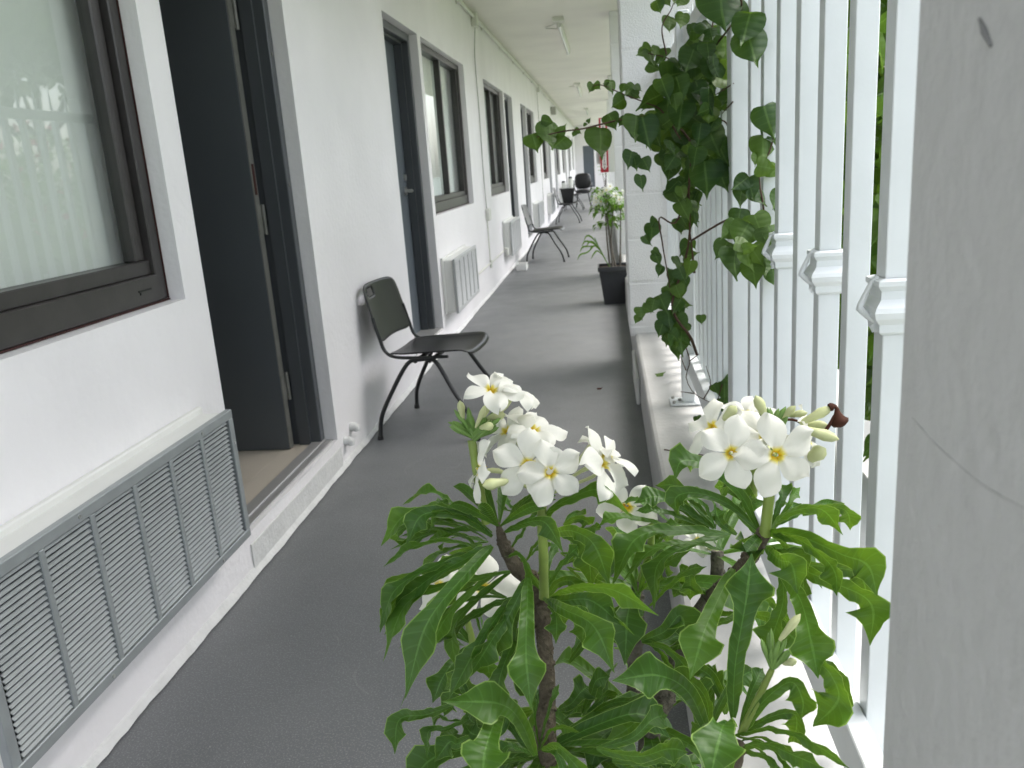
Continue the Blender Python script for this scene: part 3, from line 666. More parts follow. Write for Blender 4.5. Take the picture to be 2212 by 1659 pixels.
def flower(parent, c, nrm, r=.026, spin=None, cup=.25, tube_to=None, lab=None, missing=()):
    nrm = nrm.normalized(); a = nrm.orthogonal().normalized(); a = Quaternion(nrm, spin if spin is not None else random.uniform(0, 6.28)) @ a; mb = MB()
    for k in range(5):
        if k in missing: continue
        q = Quaternion(nrm, k * 2 * math.pi / 5 + random.uniform(-.1, .1)); u = q @ a; s_ = nrm.cross(u); vs = []; uvs = []; nu, nv = 10, 6
        L = r * 1.2 * random.uniform(.93, 1.08); tw = .28; cp = cup + random.uniform(-.08, .15)
        for i in range(nu + 1):
            t = i / nu; w = L * .35 * math.sin(math.pi * (t * .95 + .05) ** 1.45) ** .8 if i < nu else L * .02
            if i == 0: w = L * .10
            for j in range(nv + 1):
                b = 2 * j / nv - 1
                h = L * (cp * t - .55 * cp * t * t * 1.6 + .10 * b * t * tw * 2 - .10 * b * b * t + (.10 if t < .01 else 0) * -1) + .002 * math.sin(5 * t + b * 3 + k)
                vs.append(c + u * (L * (.05 + .95 * t)) + s_ * (b * w + .12 * L * t * t) + nrm * (h + L * .03 * (k % 2))); uvs.append((t, .5 + b / 2))
        fs = [(i * (nv + 1) + j, i * (nv + 1) + j + 1, (i + 1) * (nv + 1) + j + 1, (i + 1) * (nv + 1) + j) for i in range(nu) for j in range(nv)]
        mb.add(vs, fs, uvs, 0, True)
    o = mb.build('flower', M['petal'], parent)
    if lab: o['label'] = lab
    e = tube_to if tube_to is not None else c - nrm * .03
    mid = c - nrm * min(.022, (e - c).length * .5)
    MB().tube(crom([c - nrm * .004, mid, mid + (e - mid) * .5, e], 8), [.0008, .0026, .0026, .0019, .0017, .0016, .0016, .0018, .002], 7).build('flower_tube', M['bud'], o)
    return o
def budm(mb, a, b, r):
    mb.tube([a + (b - a) * t for t in (0, .15, .4, .65, .85, 1)], [r * .35, r * .6, r * .75, r, r * .75, r * .08], 7)

# crops of the photograph's measurements -> picture coordinates
L_ = lambda x, y: (722.6 + .4 * x, 995.4 + .4 * y)
Rr = lambda x, y: (1216.6 + .4223 * x, 958.5 + .4223 * y)
C3 = lambda x, y: (737.3 + .33333 * x, 737.3 + .33333 * y)
C4 = lambda x, y: (1400.9 + .2889 * x, 811 + .2889 * y)
C6 = lambda x, y: (1400.9 + .33333 * x, 1179.7 + .33333 * y)
PL = thing('potted_frangipani', (-.01, .84, 0), 'large leafy frangipani with white yellow eyed flowers filling the foreground', 'potted plant')
mb = MB(); frustum(mb, (-.02, .86), .0, .27, .22, .29); mb.box((-.172, .708, .27), (-.16, 1.012, .30), .002); mb.box((.12, .708, .27), (.132, 1.012, .30), .002); mb.box((-.16, .708, .27), (.12, .72, .30), .002); mb.box((-.16, 1.0, .27), (.12, 1.012, .30), .002)
mb.build('pot', M['pot'], PL)
mb = MB(); frustum(mb, (-.02, .86), .271, .285, .278, .278); mb.build('soil', M['soil'], PL)
def branch(name, pts, rs, m_):
    C_ = crom(pts, 26); k = len(rs) - 1
    rr_ = []
    for i in range(27):
        x = i / 26 * k; a = int(min(x, k - 1e-6)); rr_.append((rs[a] + (rs[a + 1] - rs[a]) * (x - a)) * random.uniform(.93, 1.08))
    mb = MB(); mb.tube(C_, rr_, 9)
    if m_ is not M['stalk']:
        for i in range(3, 26):                               # leaf scars
            for q in range(2):
                an = random.uniform(0, 6.28); dd_ = V((math.cos(an), math.sin(an), .2)); c = C_[i] + dd_ * rr_[i] * .8; mb.tube([c, c + dd_ * rr_[i] * .35], [rr_[i] * .42, rr_[i] * .25], 6)
    return mb.build(name, m_, PL)
b0 = V((-.03, .86, .28)); b1 = V((.03, .88, .28)); b2 = V((.02, .83, .28))
branch('stem', [b0, at(1190, 1659, .90), at(1183, 1500, .88), at(1178, 1400, .87), at(1172, 1305, .87)], [.012, .0105, .0092, .0082, .0078], M['barkd'])
branch('stem', [at(1188, 1640, .90), at(1165, 1290, .88), at(1120, 1235, .85), at(1090, 1180, .83), at(1075, 1130, .82)], [.008, .0078, .0072, .0065, .0022], M['barkd'])
branch('stem', [b1, at(1400, 1630, 1.02), at(1440, 1500, 1.02), at(1475, 1400, 1.03), at(1500, 1340, 1.04), at(1545, 1260, 1.05), at(1550, 1190, 1.05)], [.013, .0125, .012, .0105, .0095, .008, .008], M['bark'])
branch('stem', [b1, at(1350, 1640, 1.06), at(1365, 1560, 1.06), at(1372, 1420, 1.06), at(1378, 1340, 1.06), at(1376, 1260, 1.05)], [.011, .010, .0095, .009, .008, .007], M['bark'])
branch('stem', [b2, at(1480, 1760, .82), at(1575, 1655, .80), at(1588, 1600, .80)], [.012, .011, .010, .009], M['barkd'])
branch('stem', [at(1535, 1290, 1.0), at(1590, 1240, .93), at(1630, 1190, .88), at(1650, 1150, .86)], [.009, .0085, .008, .0075], M['barkd'])
# flower stalks
branch('flower_stalk', [at(*C3(940, 1180), .82), at(*C3(905, 1000), .815), at(*C3(870, 800), .81), at(*C3(845, 640), .81)], [.0045, .0045, .004, .0045], M['stalk'])
branch('flower_stalk', [at(*C3(1312, 1660), .87), at(*C3(1310, 1400), .85), at(*C3(1300, 1200), .84), at(*C3(1300, 1000), .83)], [.0052, .005, .0048, .0048], M['stalk'])
branch('flower_stalk', [at(*C4(868, 1200), .86), at(*C4(890, 1000), .855), at(*C4(915, 760), .85), at(*C4(930, 560), .85), at(*C4(935, 420), .85)], [.0058, .0056, .005, .0045, .004], M['stalk'])
branch('flower_stalk', [at(*C4(745, 1000), .95), at(*C4(770, 850), .94), at(*C4(790, 640), .93)], [.0075, .007, .005], M['stalk'])
branch('flower_stalk', [at(*C6(600, 1215), .80), at(*C6(700, 1010), .79), at(*C6(800, 800), .78)], [.004, .0035, .003], M['stalk'])
branch('flower_stalk', [at(*L_(750, 1000), 1.0), at(*L_(720, 880), 1.0), at(*L_(700, 800), 1.0)], [.005, .004, .004], M['stalk'])
branch('flower_stalk', [at(*Rr(375, 760), 1.06), at(*Rr(440, 560), 1.05), at(*Rr(455, 400), 1.04)], [.005, .0045, .004], M['stalk'])

lv = [  # crop, midrib points, depth base, depth tip, width mm, roll, tone
 (L_, [(850,390),(720,285),(600,245),(552,197)], .82, .84, 26, 50, .15), (L_, [(830,385),(720,300),(590,262),(465,242)], .82, .80, 34, 55, .5),
 (L_, [(850,410),(690,300),(480,290),(388,452)], .82, .79, 46, 25, .05), (L_, [(820,425),(690,345),(560,325),(505,390)], .83, .85, 26, 60, .3),
 (L_, [(760,320),(540,290),(380,295),(250,462)], .84, .84, 48, 40, .5), (L_, [(700,360),(480,330),(340,390),(400,470)], .86, .88, 34, 30, .15),
 (L_, [(790,480),(620,435),(420,470),(262,575)], .82, .80, 36, 62, .45), (L_, [(760,488),(560,560),(330,695),(245,930)], .82, .80, 44, 45, .2),
 (L_, [(700,560),(520,640),(330,760),(240,900)], .83, .82, 40, -35, .5), (L_, [(950,602),(700,650),(400,760),(262,1085)], .83, .80, 46, 50, .45),
 (L_, [(850,460),(720,600),(500,880),(382,1285)], .80, .74, 62, 18, .2), (L_, [(930,740),(740,750),(560,880),(355,1335)], .85, .84, 38, 60, .25),
 (L_, [(880,600),(760,680),(600,850),(505,1060)], .84, .80, 36, -40, .5),
 (L_, [(1045,630),(1040,800),(1035,1060),(1062,1345)], .82, .74, 62, 0, .3), (L_, [(960,740),(850,880),(740,1060),(615,1290)], .83, .80, 50, 35, .1),
 (L_, [(1000,750),(920,860),(830,1000),(720,1175)], .84, .80, 50, -30, .15), (L_, [(1005,900),(940,1040),(890,1190),(880,1390)], .86, .84, 54, 30, .05),
 (L_, [(1085,1590),(1000,1400),(880,1310),(580,1300)], .82, .74, 66, 0, .3), (L_, [(890,1340),(860,1420),(815,1560),(790,1760)], .80, .70, 76, 0, .25),
 (L_, [(640,1320),(500,1370),(350,1400),(325,1585)], .84, .82, 48, 30, .1), (L_, [(720,1400),(600,1450),(510,1460),(500,1605)], .86, .85, 34, 45, .15),
 (L_, [(730,1490),(660,1530),(620,1520),(540,1625)], .86, .85, 46, 0, .05), (L_, [(760,985),(650,1080),(580,1180),(530,1308)], 1.0, .96, 56, 10, 0),
 (L_, [(740,985),(650,880),(560,830),(490,850)], 1.0, 1.0, 40, 20, .05), (L_, [(700,1000),(620,975),(560,968),(530,966)], 1.0, 1.0, 18, 60, .05),
 (L_, [(800,960),(765,850),(740,790),(735,760)], 1.0, 1.0, 22, 40, .05), (L_, [(760,1000),(690,1130),(700,1200),(720,1300)], 1.02, 1.0, 50, 20, 0),
 (L_, [(880,960),(850,1050),(830,1100),(840,1180)], .98, .96, 50, 0, .95), (L_, [(620,500),(700,480),(760,470),(800,450)], .9, .9, 26, 20, .6),
 (L_, [(770,450),(700,500),(640,540),(620,580)], .92, .94, 46, 0, .4),
 (L_, [(920,385),(1030,335),(1140,335),(1235,495)], .82, .78, 44, 35, .08), (L_, [(920,520),(1000,500),(1060,600),(1112,705)], .83, .84, 30, 50, .1),
 (L_, [(1130,740),(1180,790),(1200,870),(1195,990)], .86, .82, 38, 30, .15), (L_, [(1110,1570),(1085,1440),(1075,1330),(1070,1250)], .88, .88, 16, 50, .2),
 (L_, [(1100,1570),(1140,1400),(1180,1270),(1215,1200)], .88, .86, 22, 50, .15), (L_, [(1090,1580),(1010,1480),(960,1350),(900,1250)], .87, .86, 30, 30, .05),
 (L_, [(1110,1560),(1160,1460),(1230,1440),(1330,1470)], .87, .85, 24, 50, .3), (L_, [(1120,1560),(1200,1540),(1300,1640),(1400,1760)], .86, .80, 40, 30, .3),
 (L_, [(1100,1600),(1000,1560),(930,1540),(880,1600)], .87, .85, 26, 40, .05), (L_, [(1080,1610),(960,1620),(820,1640),(680,1660)], .88, .86, 34, 50, .1),
 (L_, [(860,1250),(740,1330),(640,1290),(590,1380)], .88, .88, 44, 0, .0), (L_, [(950,1290),(900,1450),(760,1480),(700,1420)], .90, .9, 50, 0, .05),
 (L_, [(1010,300),(960,280),(900,250),(880,200)], .84, .86, 20, 60, .1), (L_, [(930,330),(980,240),(1040,200),(1090,150)], .85, .86, 30, 45, .15),
 (L_, [(940,480),(1000,400),(1060,300),(1120,220)], .85, .87, 30, 55, .1), (L_, [(830,440),(640,400),(500,400),(300,480)], .86, .88, 34, 50, .1),
 (C3, [(1315,1250),(1340,1110),(1500,1010),(1690,965),(1885,1142)], .86, .80, 50, 45, .35), (C3, [(1300,1640),(1400,1480),(1490,1370),(1540,1330)], .87, .86, 30, 40, .2),
 (C3, [(1380,1240),(1500,1230),(1640,1320),(1740,1585)], .90, .86, 66, 20, .3), (C3, [(1440,1190),(1520,1150),(1580,1160),(1610,1190)], .95, .95, 40, 20, .15),
 (C3, [(1420,1370),(1540,1440),(1640,1500),(1740,1570)], .95, .95, 24, 50, .3), (C3, [(1200,1420),(1240,1330),(1300,1280),(1380,1250)], .88, .88, 26, 50, .2),
 (C3, [(1320,1680),(1400,1570),(1500,1560),(1560,1700)], .94, .92, 44, 10, .45), (C3, [(1330,1690),(1450,1700),(1560,1830),(1560,1960)], .97, .95, 60, 0, .5),
 (C3, [(1350,1665),(1500,1600),(1760,1610),(2060,1780)], .86, .78, 44, 40, .55),
 (C3, [(1340,1680),(1450,1740),(1640,1850),(1770,2150)], .85, .76, 62, 18, .3),
 (Rr, [(850,465),(620,445),(380,480),(245,735)], .95, .88, 62, 38, .25), (Rr, [(820,545),(640,510),(450,545),(305,705)], .95, .92, 40, 50, .5),
 (Rr, [(600,450),(430,395),(270,375),(175,425)], .98, .95, 38, 50, .5), (Rr, [(770,435),(620,330),(480,270),(360,305)], .98, .95, 48, 30, .1),
 (Rr, [(775,420),(680,330),(590,290),(500,285)], .98, .98, 20, 60, .1), (Rr, [(730,435),(580,370),(460,340),(370,345)], .98, .97, 32, 40, .15),
 (Rr, [(440,830),(540,720),(640,645),(735,628)], 1.0, .96, 36, 45, .15), (Rr, [(380,770),(470,660),(540,600),(650,545)], 1.0, .98, 34, 40, .4),
 (Rr, [(770,790),(680,750),(600,735),(540,740)], 1.0, 1.0, 24, 50, .3), (Rr, [(390,760),(420,640),(450,620),(490,790)], 1.0, .95, 40, 15, .1),
 (Rr, [(380,770),(330,650),(280,560),(240,520)], 1.02, 1.02, 34, 30, .35), (Rr, [(375,770),(370,660),(380,560),(420,480)], 1.04, 1.04, 18, 40, .5),
 (Rr, [(600,620),(640,660),(650,720),(650,800)], 1.0, 1.0, 50, 0, .5), (Rr, [(560,560),(500,620),(490,680),(500,700)], .98, .98, 30, 0, .7),
 (Rr, [(870,640),(790,800),(715,980),(648,1208)], .90, .80, 76, 0, .55), (Rr, [(868,1400),(880,1130),(935,800),(965,560)], .80, .80, 84, 12, .0),
 (Rr, [(745,1485),(640,1270),(480,1185),(250,1212)], .86, .80, 78, 0, .15), (Rr, [(745,1470),(640,1330),(560,1250),(470,1150)], .90, .92, 34, 30, .0),
 (Rr, [(830,1340),(760,1200),(690,1150),(640,1140)], .95, .97, 60, 0, .2), (Rr, [(400,1010),(520,960),(600,880),(640,1030)], .98, .98, 76, 0, .0),
 (Rr, [(420,1010),(520,1040),(600,1110),(650,1180)], .98, .95, 40, 30, .3), (Rr, [(410,870),(350,860),(290,940),(325,1065)], 1.0, .98, 66, 10, .05),
 (Rr, [(470,1355),(420,1370),(340,1450),(205,1535)], .98, .95, 54, 0, .9), (Rr, [(120,1400),(240,1330),(360,1320),(475,1345)], .96, .96, 40, 20, .1),
 (Rr, [(100,1380),(140,1290),(170,1210),(240,1190)], 1.0, 1.0, 50, 20, .05), (Rr, [(160,1400),(220,1390),(250,1400),(265,1450)], 1.0, 1.0, 40, 20, .15),
 (Rr, [(-20,1360),(40,1330),(90,1270),(130,1240)], .98, .98, 60, 0, .05), (Rr, [(860,1480),(830,1430),(800,1500),(745,1750)], .76, .66, 120, 0, .2),
 (Rr, [(170,1560),(380,1600),(540,1560),(640,1580)], .80, .76, 50, 30, .3), (Rr, [(250,1620),(420,1620),(520,1590),(640,1540)], .84, .82, 46, 20, .3),
 (Rr, [(30,1120),(90,1040),(140,980),(180,930)], 1.02, 1.02, 44, 20, .0), (Rr, [(740,1480),(820,1300),(900,1200),(990,1150)], .95, .95, 50, 20, .1),
 (Rr, [(700,1500),(690,1330),(740,1220),(820,1180)], 1.0, 1.0, 60, 0, .15), (Rr, [(900,860),(850,900),(760,920),(660,910)], 1.0, 1.0, 40, 30, .35),
 (Rr, [(0,470),(90,450),(150,430),(190,440)], .96, .96, 26, 30, .5), (Rr, [(20,630),(100,650),(170,690),(240,740)], .98, .98, 24, 50, .2),
 (Rr, [(0,620),(60,560),(70,510),(30,490)], .93, .93, 26, 30, .1),
 (C6, [(560,1225),(800,1180),(1040,1260),(1320,1450)], .80, .74, 34, 50, .15), (C6, [(560,1325),(740,1280),(930,1350),(1160,1450)], .80, .76, 44, 40, .25),
 (C6, [(560,1280),(700,1235),(860,1290),(1010,1400)], .81, .80, 22, 60, .1), (C6, [(600,1215),(740,1010),(920,880),(1000,1000),(985,1130)], .80, .78, 54, 25, .25),
 (C6, [(590,1190),(650,990),(700,870),(742,790)], .81, .82, 38, 20, .1), (C6, [(400,1200),(370,1060),(330,950),(290,860)], .93, .94, 66, 0, .15),
 (C6, [(500,1090),(470,970),(440,880),(400,840)], .97, .97, 50, 0, .3), (C6, [(520,1210),(420,1180),(330,1200),(280,1240)], .86, .86, 40, 20, .15),
 (C6, [(760,10),(850,90),(930,120),(965,310)], .84, .78, 70, 25, .3), (C6, [(860,160),(985,350),(1050,600),(1100,860)], .83, .74, 74, 10, .45),
 (C6, [(1080,740),(1180,830),(1230,1000),(1065,1170)], .76, .76, 84, 25, .5),
 (C4, [(880,1180),(1100,1190),(1450,1340),(1640,1420),(1712,1660)], .86, .78, 86, 20, .45), (C4, [(930,1190),(1150,1240),(1380,1440),(1410,1650)], .85, .78, 54, 40, .2),
 (C4, [(905,1170),(1040,1030),(1290,1000),(1455,1195)], .86, .83, 46, 40, .2), (C4, [(1150,1040),(1380,985),(1490,1030),(1508,1158)], .86, .86, 42, 20, .4),
 (C6, [(880,110),(1180,230),(1440,370),(1435,645)], .86, .80, 74, 25, .35), (C6, [(680,440),(800,470),(900,560),(1000,650)], .90, .86, 56, 15, .4),
 (C6, [(700,290),(800,360),(880,460),(960,590)], .90, .88, 38, 30, .2), (C4, [(835,1175),(680,880),(450,680),(250,640),(195,785)], .87, .82, 54, 30, .12),
 (C4, [(790,960),(720,860),(650,760),(540,720)], .92, .93, 66, 0, .0), (C4, [(905,1150),(960,1010),(1000,880),(945,800)], .88, .90, 38, 30, .08),
 (C4, [(930,1130),(1040,980),(1080,900),(1135,835)], .88, .90, 24, 20, .6), (C4, [(800,1180),(690,1040),(720,980),(880,940)], .92, .93, 44, 20, .3),
 (C4, [(660,1190),(560,1120),(520,1060),(500,980)], 1.0, 1.0, 44, 0, .1), (C4, [(560,1180),(590,1060),(650,960),(660,900)], 1.0, 1.0, 30, 30, .4),
 (C4, [(500,1150),(420,980),(300,910),(170,900)], .98, .96, 32, 50, .1), (C4, [(450,1160),(330,1040),(250,970),(200,940)], .98, .98, 50, 0, .1),
 (C4, [(830,1200),(780,1260),(730,1320),(740,1290)], .86, .84, 60, 0, .0),
]
mb = MB()
for cr, pts, d0, d1, w, roll, tone in lv:
    n = len(pts); P3 = [at(*cr(*p), d0 + (d1 - d0) * (i / (n - 1)) - .012 * math.sin(math.pi * i / (n - 1))) for i, p in enumerate(pts)]
    blade(mb, P3, min(w, 78) / 1000 * .60, roll, fold=random.uniform(.2, .42), tone=tone + random.uniform(0, .12), wav=random.uniform(.16, .38))
    if random.random() < .75:                             # a second, deeper leaf of the same whorl
        b_ = P3[0]; ax = (CAM - b_).normalized(); q = Quaternion(ax, math.radians(random.choice((-1, 1)) * random.uniform(12, 30))); sc = random.uniform(.75, 1.0)
        blade(mb, [b_ + (q @ (p - b_)) * sc - ax * (.012 + .05 * i / (n - 1)) for i, p in enumerate(P3)], min(w, 70) / 1000 * .52, roll + random.uniform(-30, 30), fold=.3, tone=tone * random.uniform(.3, 1), wav=.26)
# further shoots lower in the plant, around the stems
def shoot(mb, c, k, L, w, up=.3, P=FID, tone=(.0, .4), n=14, bias=V((0, 0, 0))):
    for i in range(k):
        an = i * 2.4 + random.uniform(-.3, .3); d = (V((math.cos(an), math.sin(an), up + random.uniform(-.2, .35))) + bias).normalized(); l = L * random.uniform(.75, 1.15)
        p1 = c + d * l * .35; p2 = c + d * l * .7 + V((0, 0, -.08 * l)); p3 = c + d * l * .92 + V((0, 0, -.38 * l))
        blade(mb, [c, p1, p2, p3], w * random.uniform(.8, 1.15), random.uniform(-25, 25), .3, random.uniform(*tone), P, n, .1, face=V((0, 0, 1)))
for c, k in ((at(1180, 1620, .92), 9), (at(1390, 1560, 1.08), 8), (at(1300, 1640, 1.0), 8), (V((-.02, .86, .5)), 10), (V((.05, .9, .42)), 8), (at(1378, 1270, 1.07), 7), (at(1548, 1200, 1.06), 6)): shoot(mb, c, k, .17, .045)
ap = at(1078, 1138, .82)
for i in range(9):
    an = i * 2.4; d = cdir(math.cos(an) * .8, random.uniform(.3, 1.0), math.sin(an) * .6); blade(mb, [ap, ap + d * .03, ap + d * .055 + V((0, 0, -.004)), ap + d * .07 + V((0, 0, -.014))], .012, random.uniform(-40, 40), .3, random.uniform(.0, .4), LAN, 10, .05)
mb.build('foliage', M['pudica'], PL)
# flowers
A_ = at(*C3(860, 600), .81); Bc = at(*C3(1300, 1010), .83); G_ = at(*C4(920, 480), .85); G2 = at(*C4(790, 660), .93)
fl = [(C3, 1210, 800, .79, (-.05, .05, 1), .030, 1.2, Bc), (C3, 1355, 850, .785, (.12, .12, 1), .027, .3, Bc), (C3, 970, 320, .80, (.15, .85, .55), .026, 0.4, A_), (C3, 1130, 330, .82, (.6, .8, .2), .024, 1.0, A_),
      (C3, 1245, 575, .83, (.25, .9, .38), .029, .7, Bc), (C3, 1075, 590, .84, (-.6, .65, .4), .029, .2, Bc), (C3, 905, 830, .80, (-.95, .15, .25), .027, .9, Bc), (C3, 1690, 790, .81, (.8, .35, .5), .034, .5, Bc), (C3, 1720, 745, .83, (.5, .8, -.1), .028, .1, Bc),
      (C3, 915, 1600, .98, (.1, .5, .85), .036, .5, at(*L_(700, 800), 1.0)), (C3, 640, 1590, 1.0, (-.6, .4, .6), .032, .1, at(*L_(700, 800), 1.0)), (C3, 760, 1520, 1.02, (-.1, .9, .4), .030, .1, at(*L_(700, 800), 1.0)),
      (C3, 1850, 1070, 1.03, (-.1, -.3, .9), .032, .6, at(*Rr(455, 400), 1.04)),
      (C4, 620, 580, .80, (-.08, .05, 1), .029, .95, G2), (C4, 960, 595, .80, (.1, -.05, 1), .033, .3, G_), (C4, 480, 390, .88, (-.75, .5, .4), .031, .6, G2), (C4, 740, 300, .90, (-.1, .8, .5), .030, .3, G_),
      (C4, 860, 450, .87, (.0, .5, .8), .028, 1.1, G_), (C4, 1180, 470, .86, (.85, .2, .4), .030, .2, G_), (C4, 370, 1235, 1.08, (0, .5, .8), .020, .2, at(1550, 1190, 1.05))]
for i, (cr, x, y, d, nr, r, sp_, tt) in enumerate(fl): flower(PL, at(*cr(x, y), d), cdir(*nr), r, sp_, .22 if nr[2] > .9 else .4, tt)
# buds
mb = MB()
for i in range(34):
    a = at(*C3(862 + random.uniform(-12, 12), 620 + random.uniform(-30, 30)), .81 + random.uniform(-.01, .01)); an = random.uniform(-1.15, 1.15); d = cdir(math.sin(an), math.cos(an) * .9, random.uniform(-.5, .6)); budm(mb, a, a + d * random.uniform(.014, .032), .0028)
mb.build('bud_cluster', M['budg'], PL); mb = MB()
a = at(*C3(800, 520), .81); 
for i in range(12):
    a = at(*C6(800 + random.uniform(-8, 10), 800 + random.uniform(-20, 10)), .78); an = random.uniform(-.5, 1.2); d = cdir(math.sin(an), math.cos(an), random.uniform(-.3, .3)); budm(mb, a, a + d * random.uniform(.02, .036), .0028)
mb.build('bud_cluster', M['budg'], PL); mb = MB()
for i in range(10):
    a = at(*C4(920 + random.uniform(-15, 15), 440 + random.uniform(-40, 40)), .85); an = random.uniform(-.6, .9); d = cdir(math.sin(an), math.cos(an), random.uniform(-.3, .3)); budm(mb, a, a + d * random.uniform(.02, .032), .003)
mb.build('bud_cluster', M['budg'], PL); mb = MB()
for i in range(8):
    a = at(*C3(1290 + random.uniform(-25, 25), 1020), .83); an = random.uniform(-1.1, 1.1); d = cdir(math.sin(an), math.cos(an), random.uniform(-.3, .3)); budm(mb, a, a + d * random.uniform(.012, .022), .0026)
mb.build('bud_cluster', M['budg'], PL)
for cr, p, q, d, r in ((C4, (890, 340), (800, 150), .85, .0058), (C4, (985, 330), (1100, 228), .85, .004), (C4, (1130, 360), (1375, 238), .84, .0055), (C4, (1150, 365), (1345, 375), .85, .005), (C4, (1120, 390), (1425, 480), .83, .0062), (C4, (1180, 640), (1325, 545), .84, .0085), (C4, (560, 330), (655, 230), .86, .006), (C4, (1020, 300), (1190, 280), .86, .004),
                       (C3, (790, 510), (768, 385), .81, .004), (C3, (950, 500), (1060, 470), .82, .005), (C3, (870, 560), (935, 410), .80, .003), (C3, (1080, 905), (915, 935), .79, .006), (C3, (1540, 790), (1680, 670), .82, .008), (C3, (900, 560), (985, 545), .80, .0045), (C6, (870, 760), (960, 745), .78, .004), (C6, (850, 610), (985, 440), .72, .004)):
    mb = MB(); budm(mb, at(*cr(*p), d), at(*cr(*q), d - .01), r); mb.build('bud', M['bud'], PL)
mb = MB(); mb.tube(crom([at(*C4(1350, 240), .83), at(*C4(1400, 235), .83), at(*C4(1420, 320), .83), at(*C4(1450, 380), .83)], 10), [.004, .0045, .003, .002, .002, .003, .005, .007, .009, .008, .003], 8)
mb.tube([at(*C4(1390, 300), .83), at(*C4(1360, 360), .83), at(*C4(1320, 418), .83)], [.0015, .0018, .002], 6); mb.tube(crom([at(*C4(968, 290), .85), at(*C4(985, 330), .85), at(*C4(1100, 335), .85), at(*C4(1210, 405), .85)], 10), .0015, 6)
mb.build('dried_flower', M['dry'], PL)

# ------------------------------------------------------------------ climbing vine on the railing
VN = thing('climbing_vine', (.3, 2.3, CURB), 'heart leaved climbing vine hanging on the railing with shoots reaching over the walkway', 'vine')
HRT = None
def heart(mb, c, down, side, nrm, L, tone, cup=.25):
    down = down.normalized(); side = (side - down * side.dot(down)).normalized(); nrm = down.cross(side)
    q_ = random.uniform(.2, 1); z_ = random.uniform(.78, 1.0)
    out = [(0, 0), (-.09 * q_, .18 * z_), (-.10 * q_, .33 * z_), (-.01, .45 * z_), (.12, .52 * z_), (.28, .52 * z_), (.45, .45 * z_), (.60, .33 * z_), (.75, .17 * z_), (.87, .06), (1.06, 0)]
    vs = []; uvs = []; k = len(out); rows = (-1, -.6, 0, .6, 1)
    for i, (y, x) in enumerate(out):
        yc = max(y, 0) if i < 4 else y
        for r_ in rows:
            yy = yc + (y - yc) * abs(r_); h = cup * x * abs(r_) - .16 * max(0, yy - .45) ** 2 * 2 + .04 * math.sin(6 * yy + 3 * r_ + L * 900)
            vs.append(c + down * yy * L + side * x * r_ * L - nrm * h * L * (1 if cup > 0 else 1)); uvs.append((max(yy, 0), .5 + r_ * x))
    fs = [(i * 5 + j, i * 5 + j + 1, i * 5 + 6 + j, i * 5 + 5 + j) for i in range(k - 1) for j in range(4)]
    mb.add(vs, fs, uvs, max(tone, .001), True)
def vleaf(mb, u, v, px, d, tone=None, an=None, tilt=None):
    an = random.gauss(0, .8) if an is None else an + random.uniform(-.15, .15); L = px * d / FPX
    dn = cdir(math.sin(an), -math.cos(an), random.uniform(-.45, .45) if tilt is None else tilt); sd_ = cdir(math.cos(an), math.sin(an), random.uniform(-1.1, 1.1) if tilt is None else random.uniform(-.55, .55))
    c = at(u, v, d) - dn * L * .45
    heart(mb, c, dn, sd_, None, L, random.choice((0, 0, .05, .15, .3)) if tone is None else tone, random.uniform(.1, .4)); return c
mb = MB(); tw = MB()
VL = [(1188, 292, 62, .55, .1), (1155, 308, 46, .5, .3), (1208, 308, 44, .45, -.9), (1182, 262, 30, .3, 1.4), (1214, 280, 26, .4, 2.4), (1297, 308, 72, .4, .05), (1322, 262, 42, .15, .5), (1345, 262, 30, .1, -.6), (1248, 284, 18, .4, .9), (1240, 290, 14, .5, -.5), (1272, 260, 12, .1, 2.6), (1265, 268, 10, .1, 1.6),
      (1276, 190, 24, .45, -.3), (1290, 186, 20, .4, .6), (1320, 188, 34, .5, .2), (1336, 222, 38, .3, -.9), (1362, 196, 36, .35, -1.0), (1378, 190, 22, .3, .6), (1310, 180, 14, .4, 2), (1346, 190, 26, .5, -.2), (1372, 205, 26, .35, .9),
      (1422, 14, 34, .2, .4), (1446, 52, 38, .6, .0), (1473, 45, 40, .7, -.3), (1440, 2, 30, .7, .5), (1470, 2, 34, .5, -.5), (1455, -5, 30, .4, 0),
      (1388, 112, 32, .55, -.9), (1405, 122, 38, .5, .3), (1418, 110, 26, .6, -.2), (1412, 145, 34, .3, .9), (1436, 115, 26, .35, 0), (1424, 130, 28, .2, -.4), (1398, 105, 26, .5, 1.2),
      (1408, 500, 40, .05, -.1), (1398, 520, 28, .05, .5), (1412, 482, 26, .1, -.6), (1420, 560, 30, .1, .3), (1426, 585, 28, .05, -.4), (1418, 545, 22, .3, 1.0), (1385, 676, 30, .6, .1), (1398, 668, 28, .6, 1.), (1376, 690, 20, .6, -.5), (1410, 660, 34, .4, -.3), (1432, 655, 44, .2, .3), (1445, 690, 46, .0, 0), (1428, 710, 38, .05, -.3), (1472, 738, 58, .25, .0), (1452, 630, 40, .35, .6), (1462, 660, 40, .1, -.5), (1470, 700, 44, .1, .4), (1478, 612, 30, .05, .2), (1515, 690, 22, .4, .1), (1455, 600, 34, .2, -.3),
      (1565, 848, 46, .25, .0), (1572, 880, 48, .1, .2), (1545, 840, 24, .3, .4), (1508, 908, 22, 0, .2), (1575, 826, 30, .15, 1)]
for u, v, s_, tn, an in VL:
    d = 2.35 if v < 800 else 2.6; tn *= .8
    c = vleaf(mb, u, v, s_, d, tn, an, .15); 
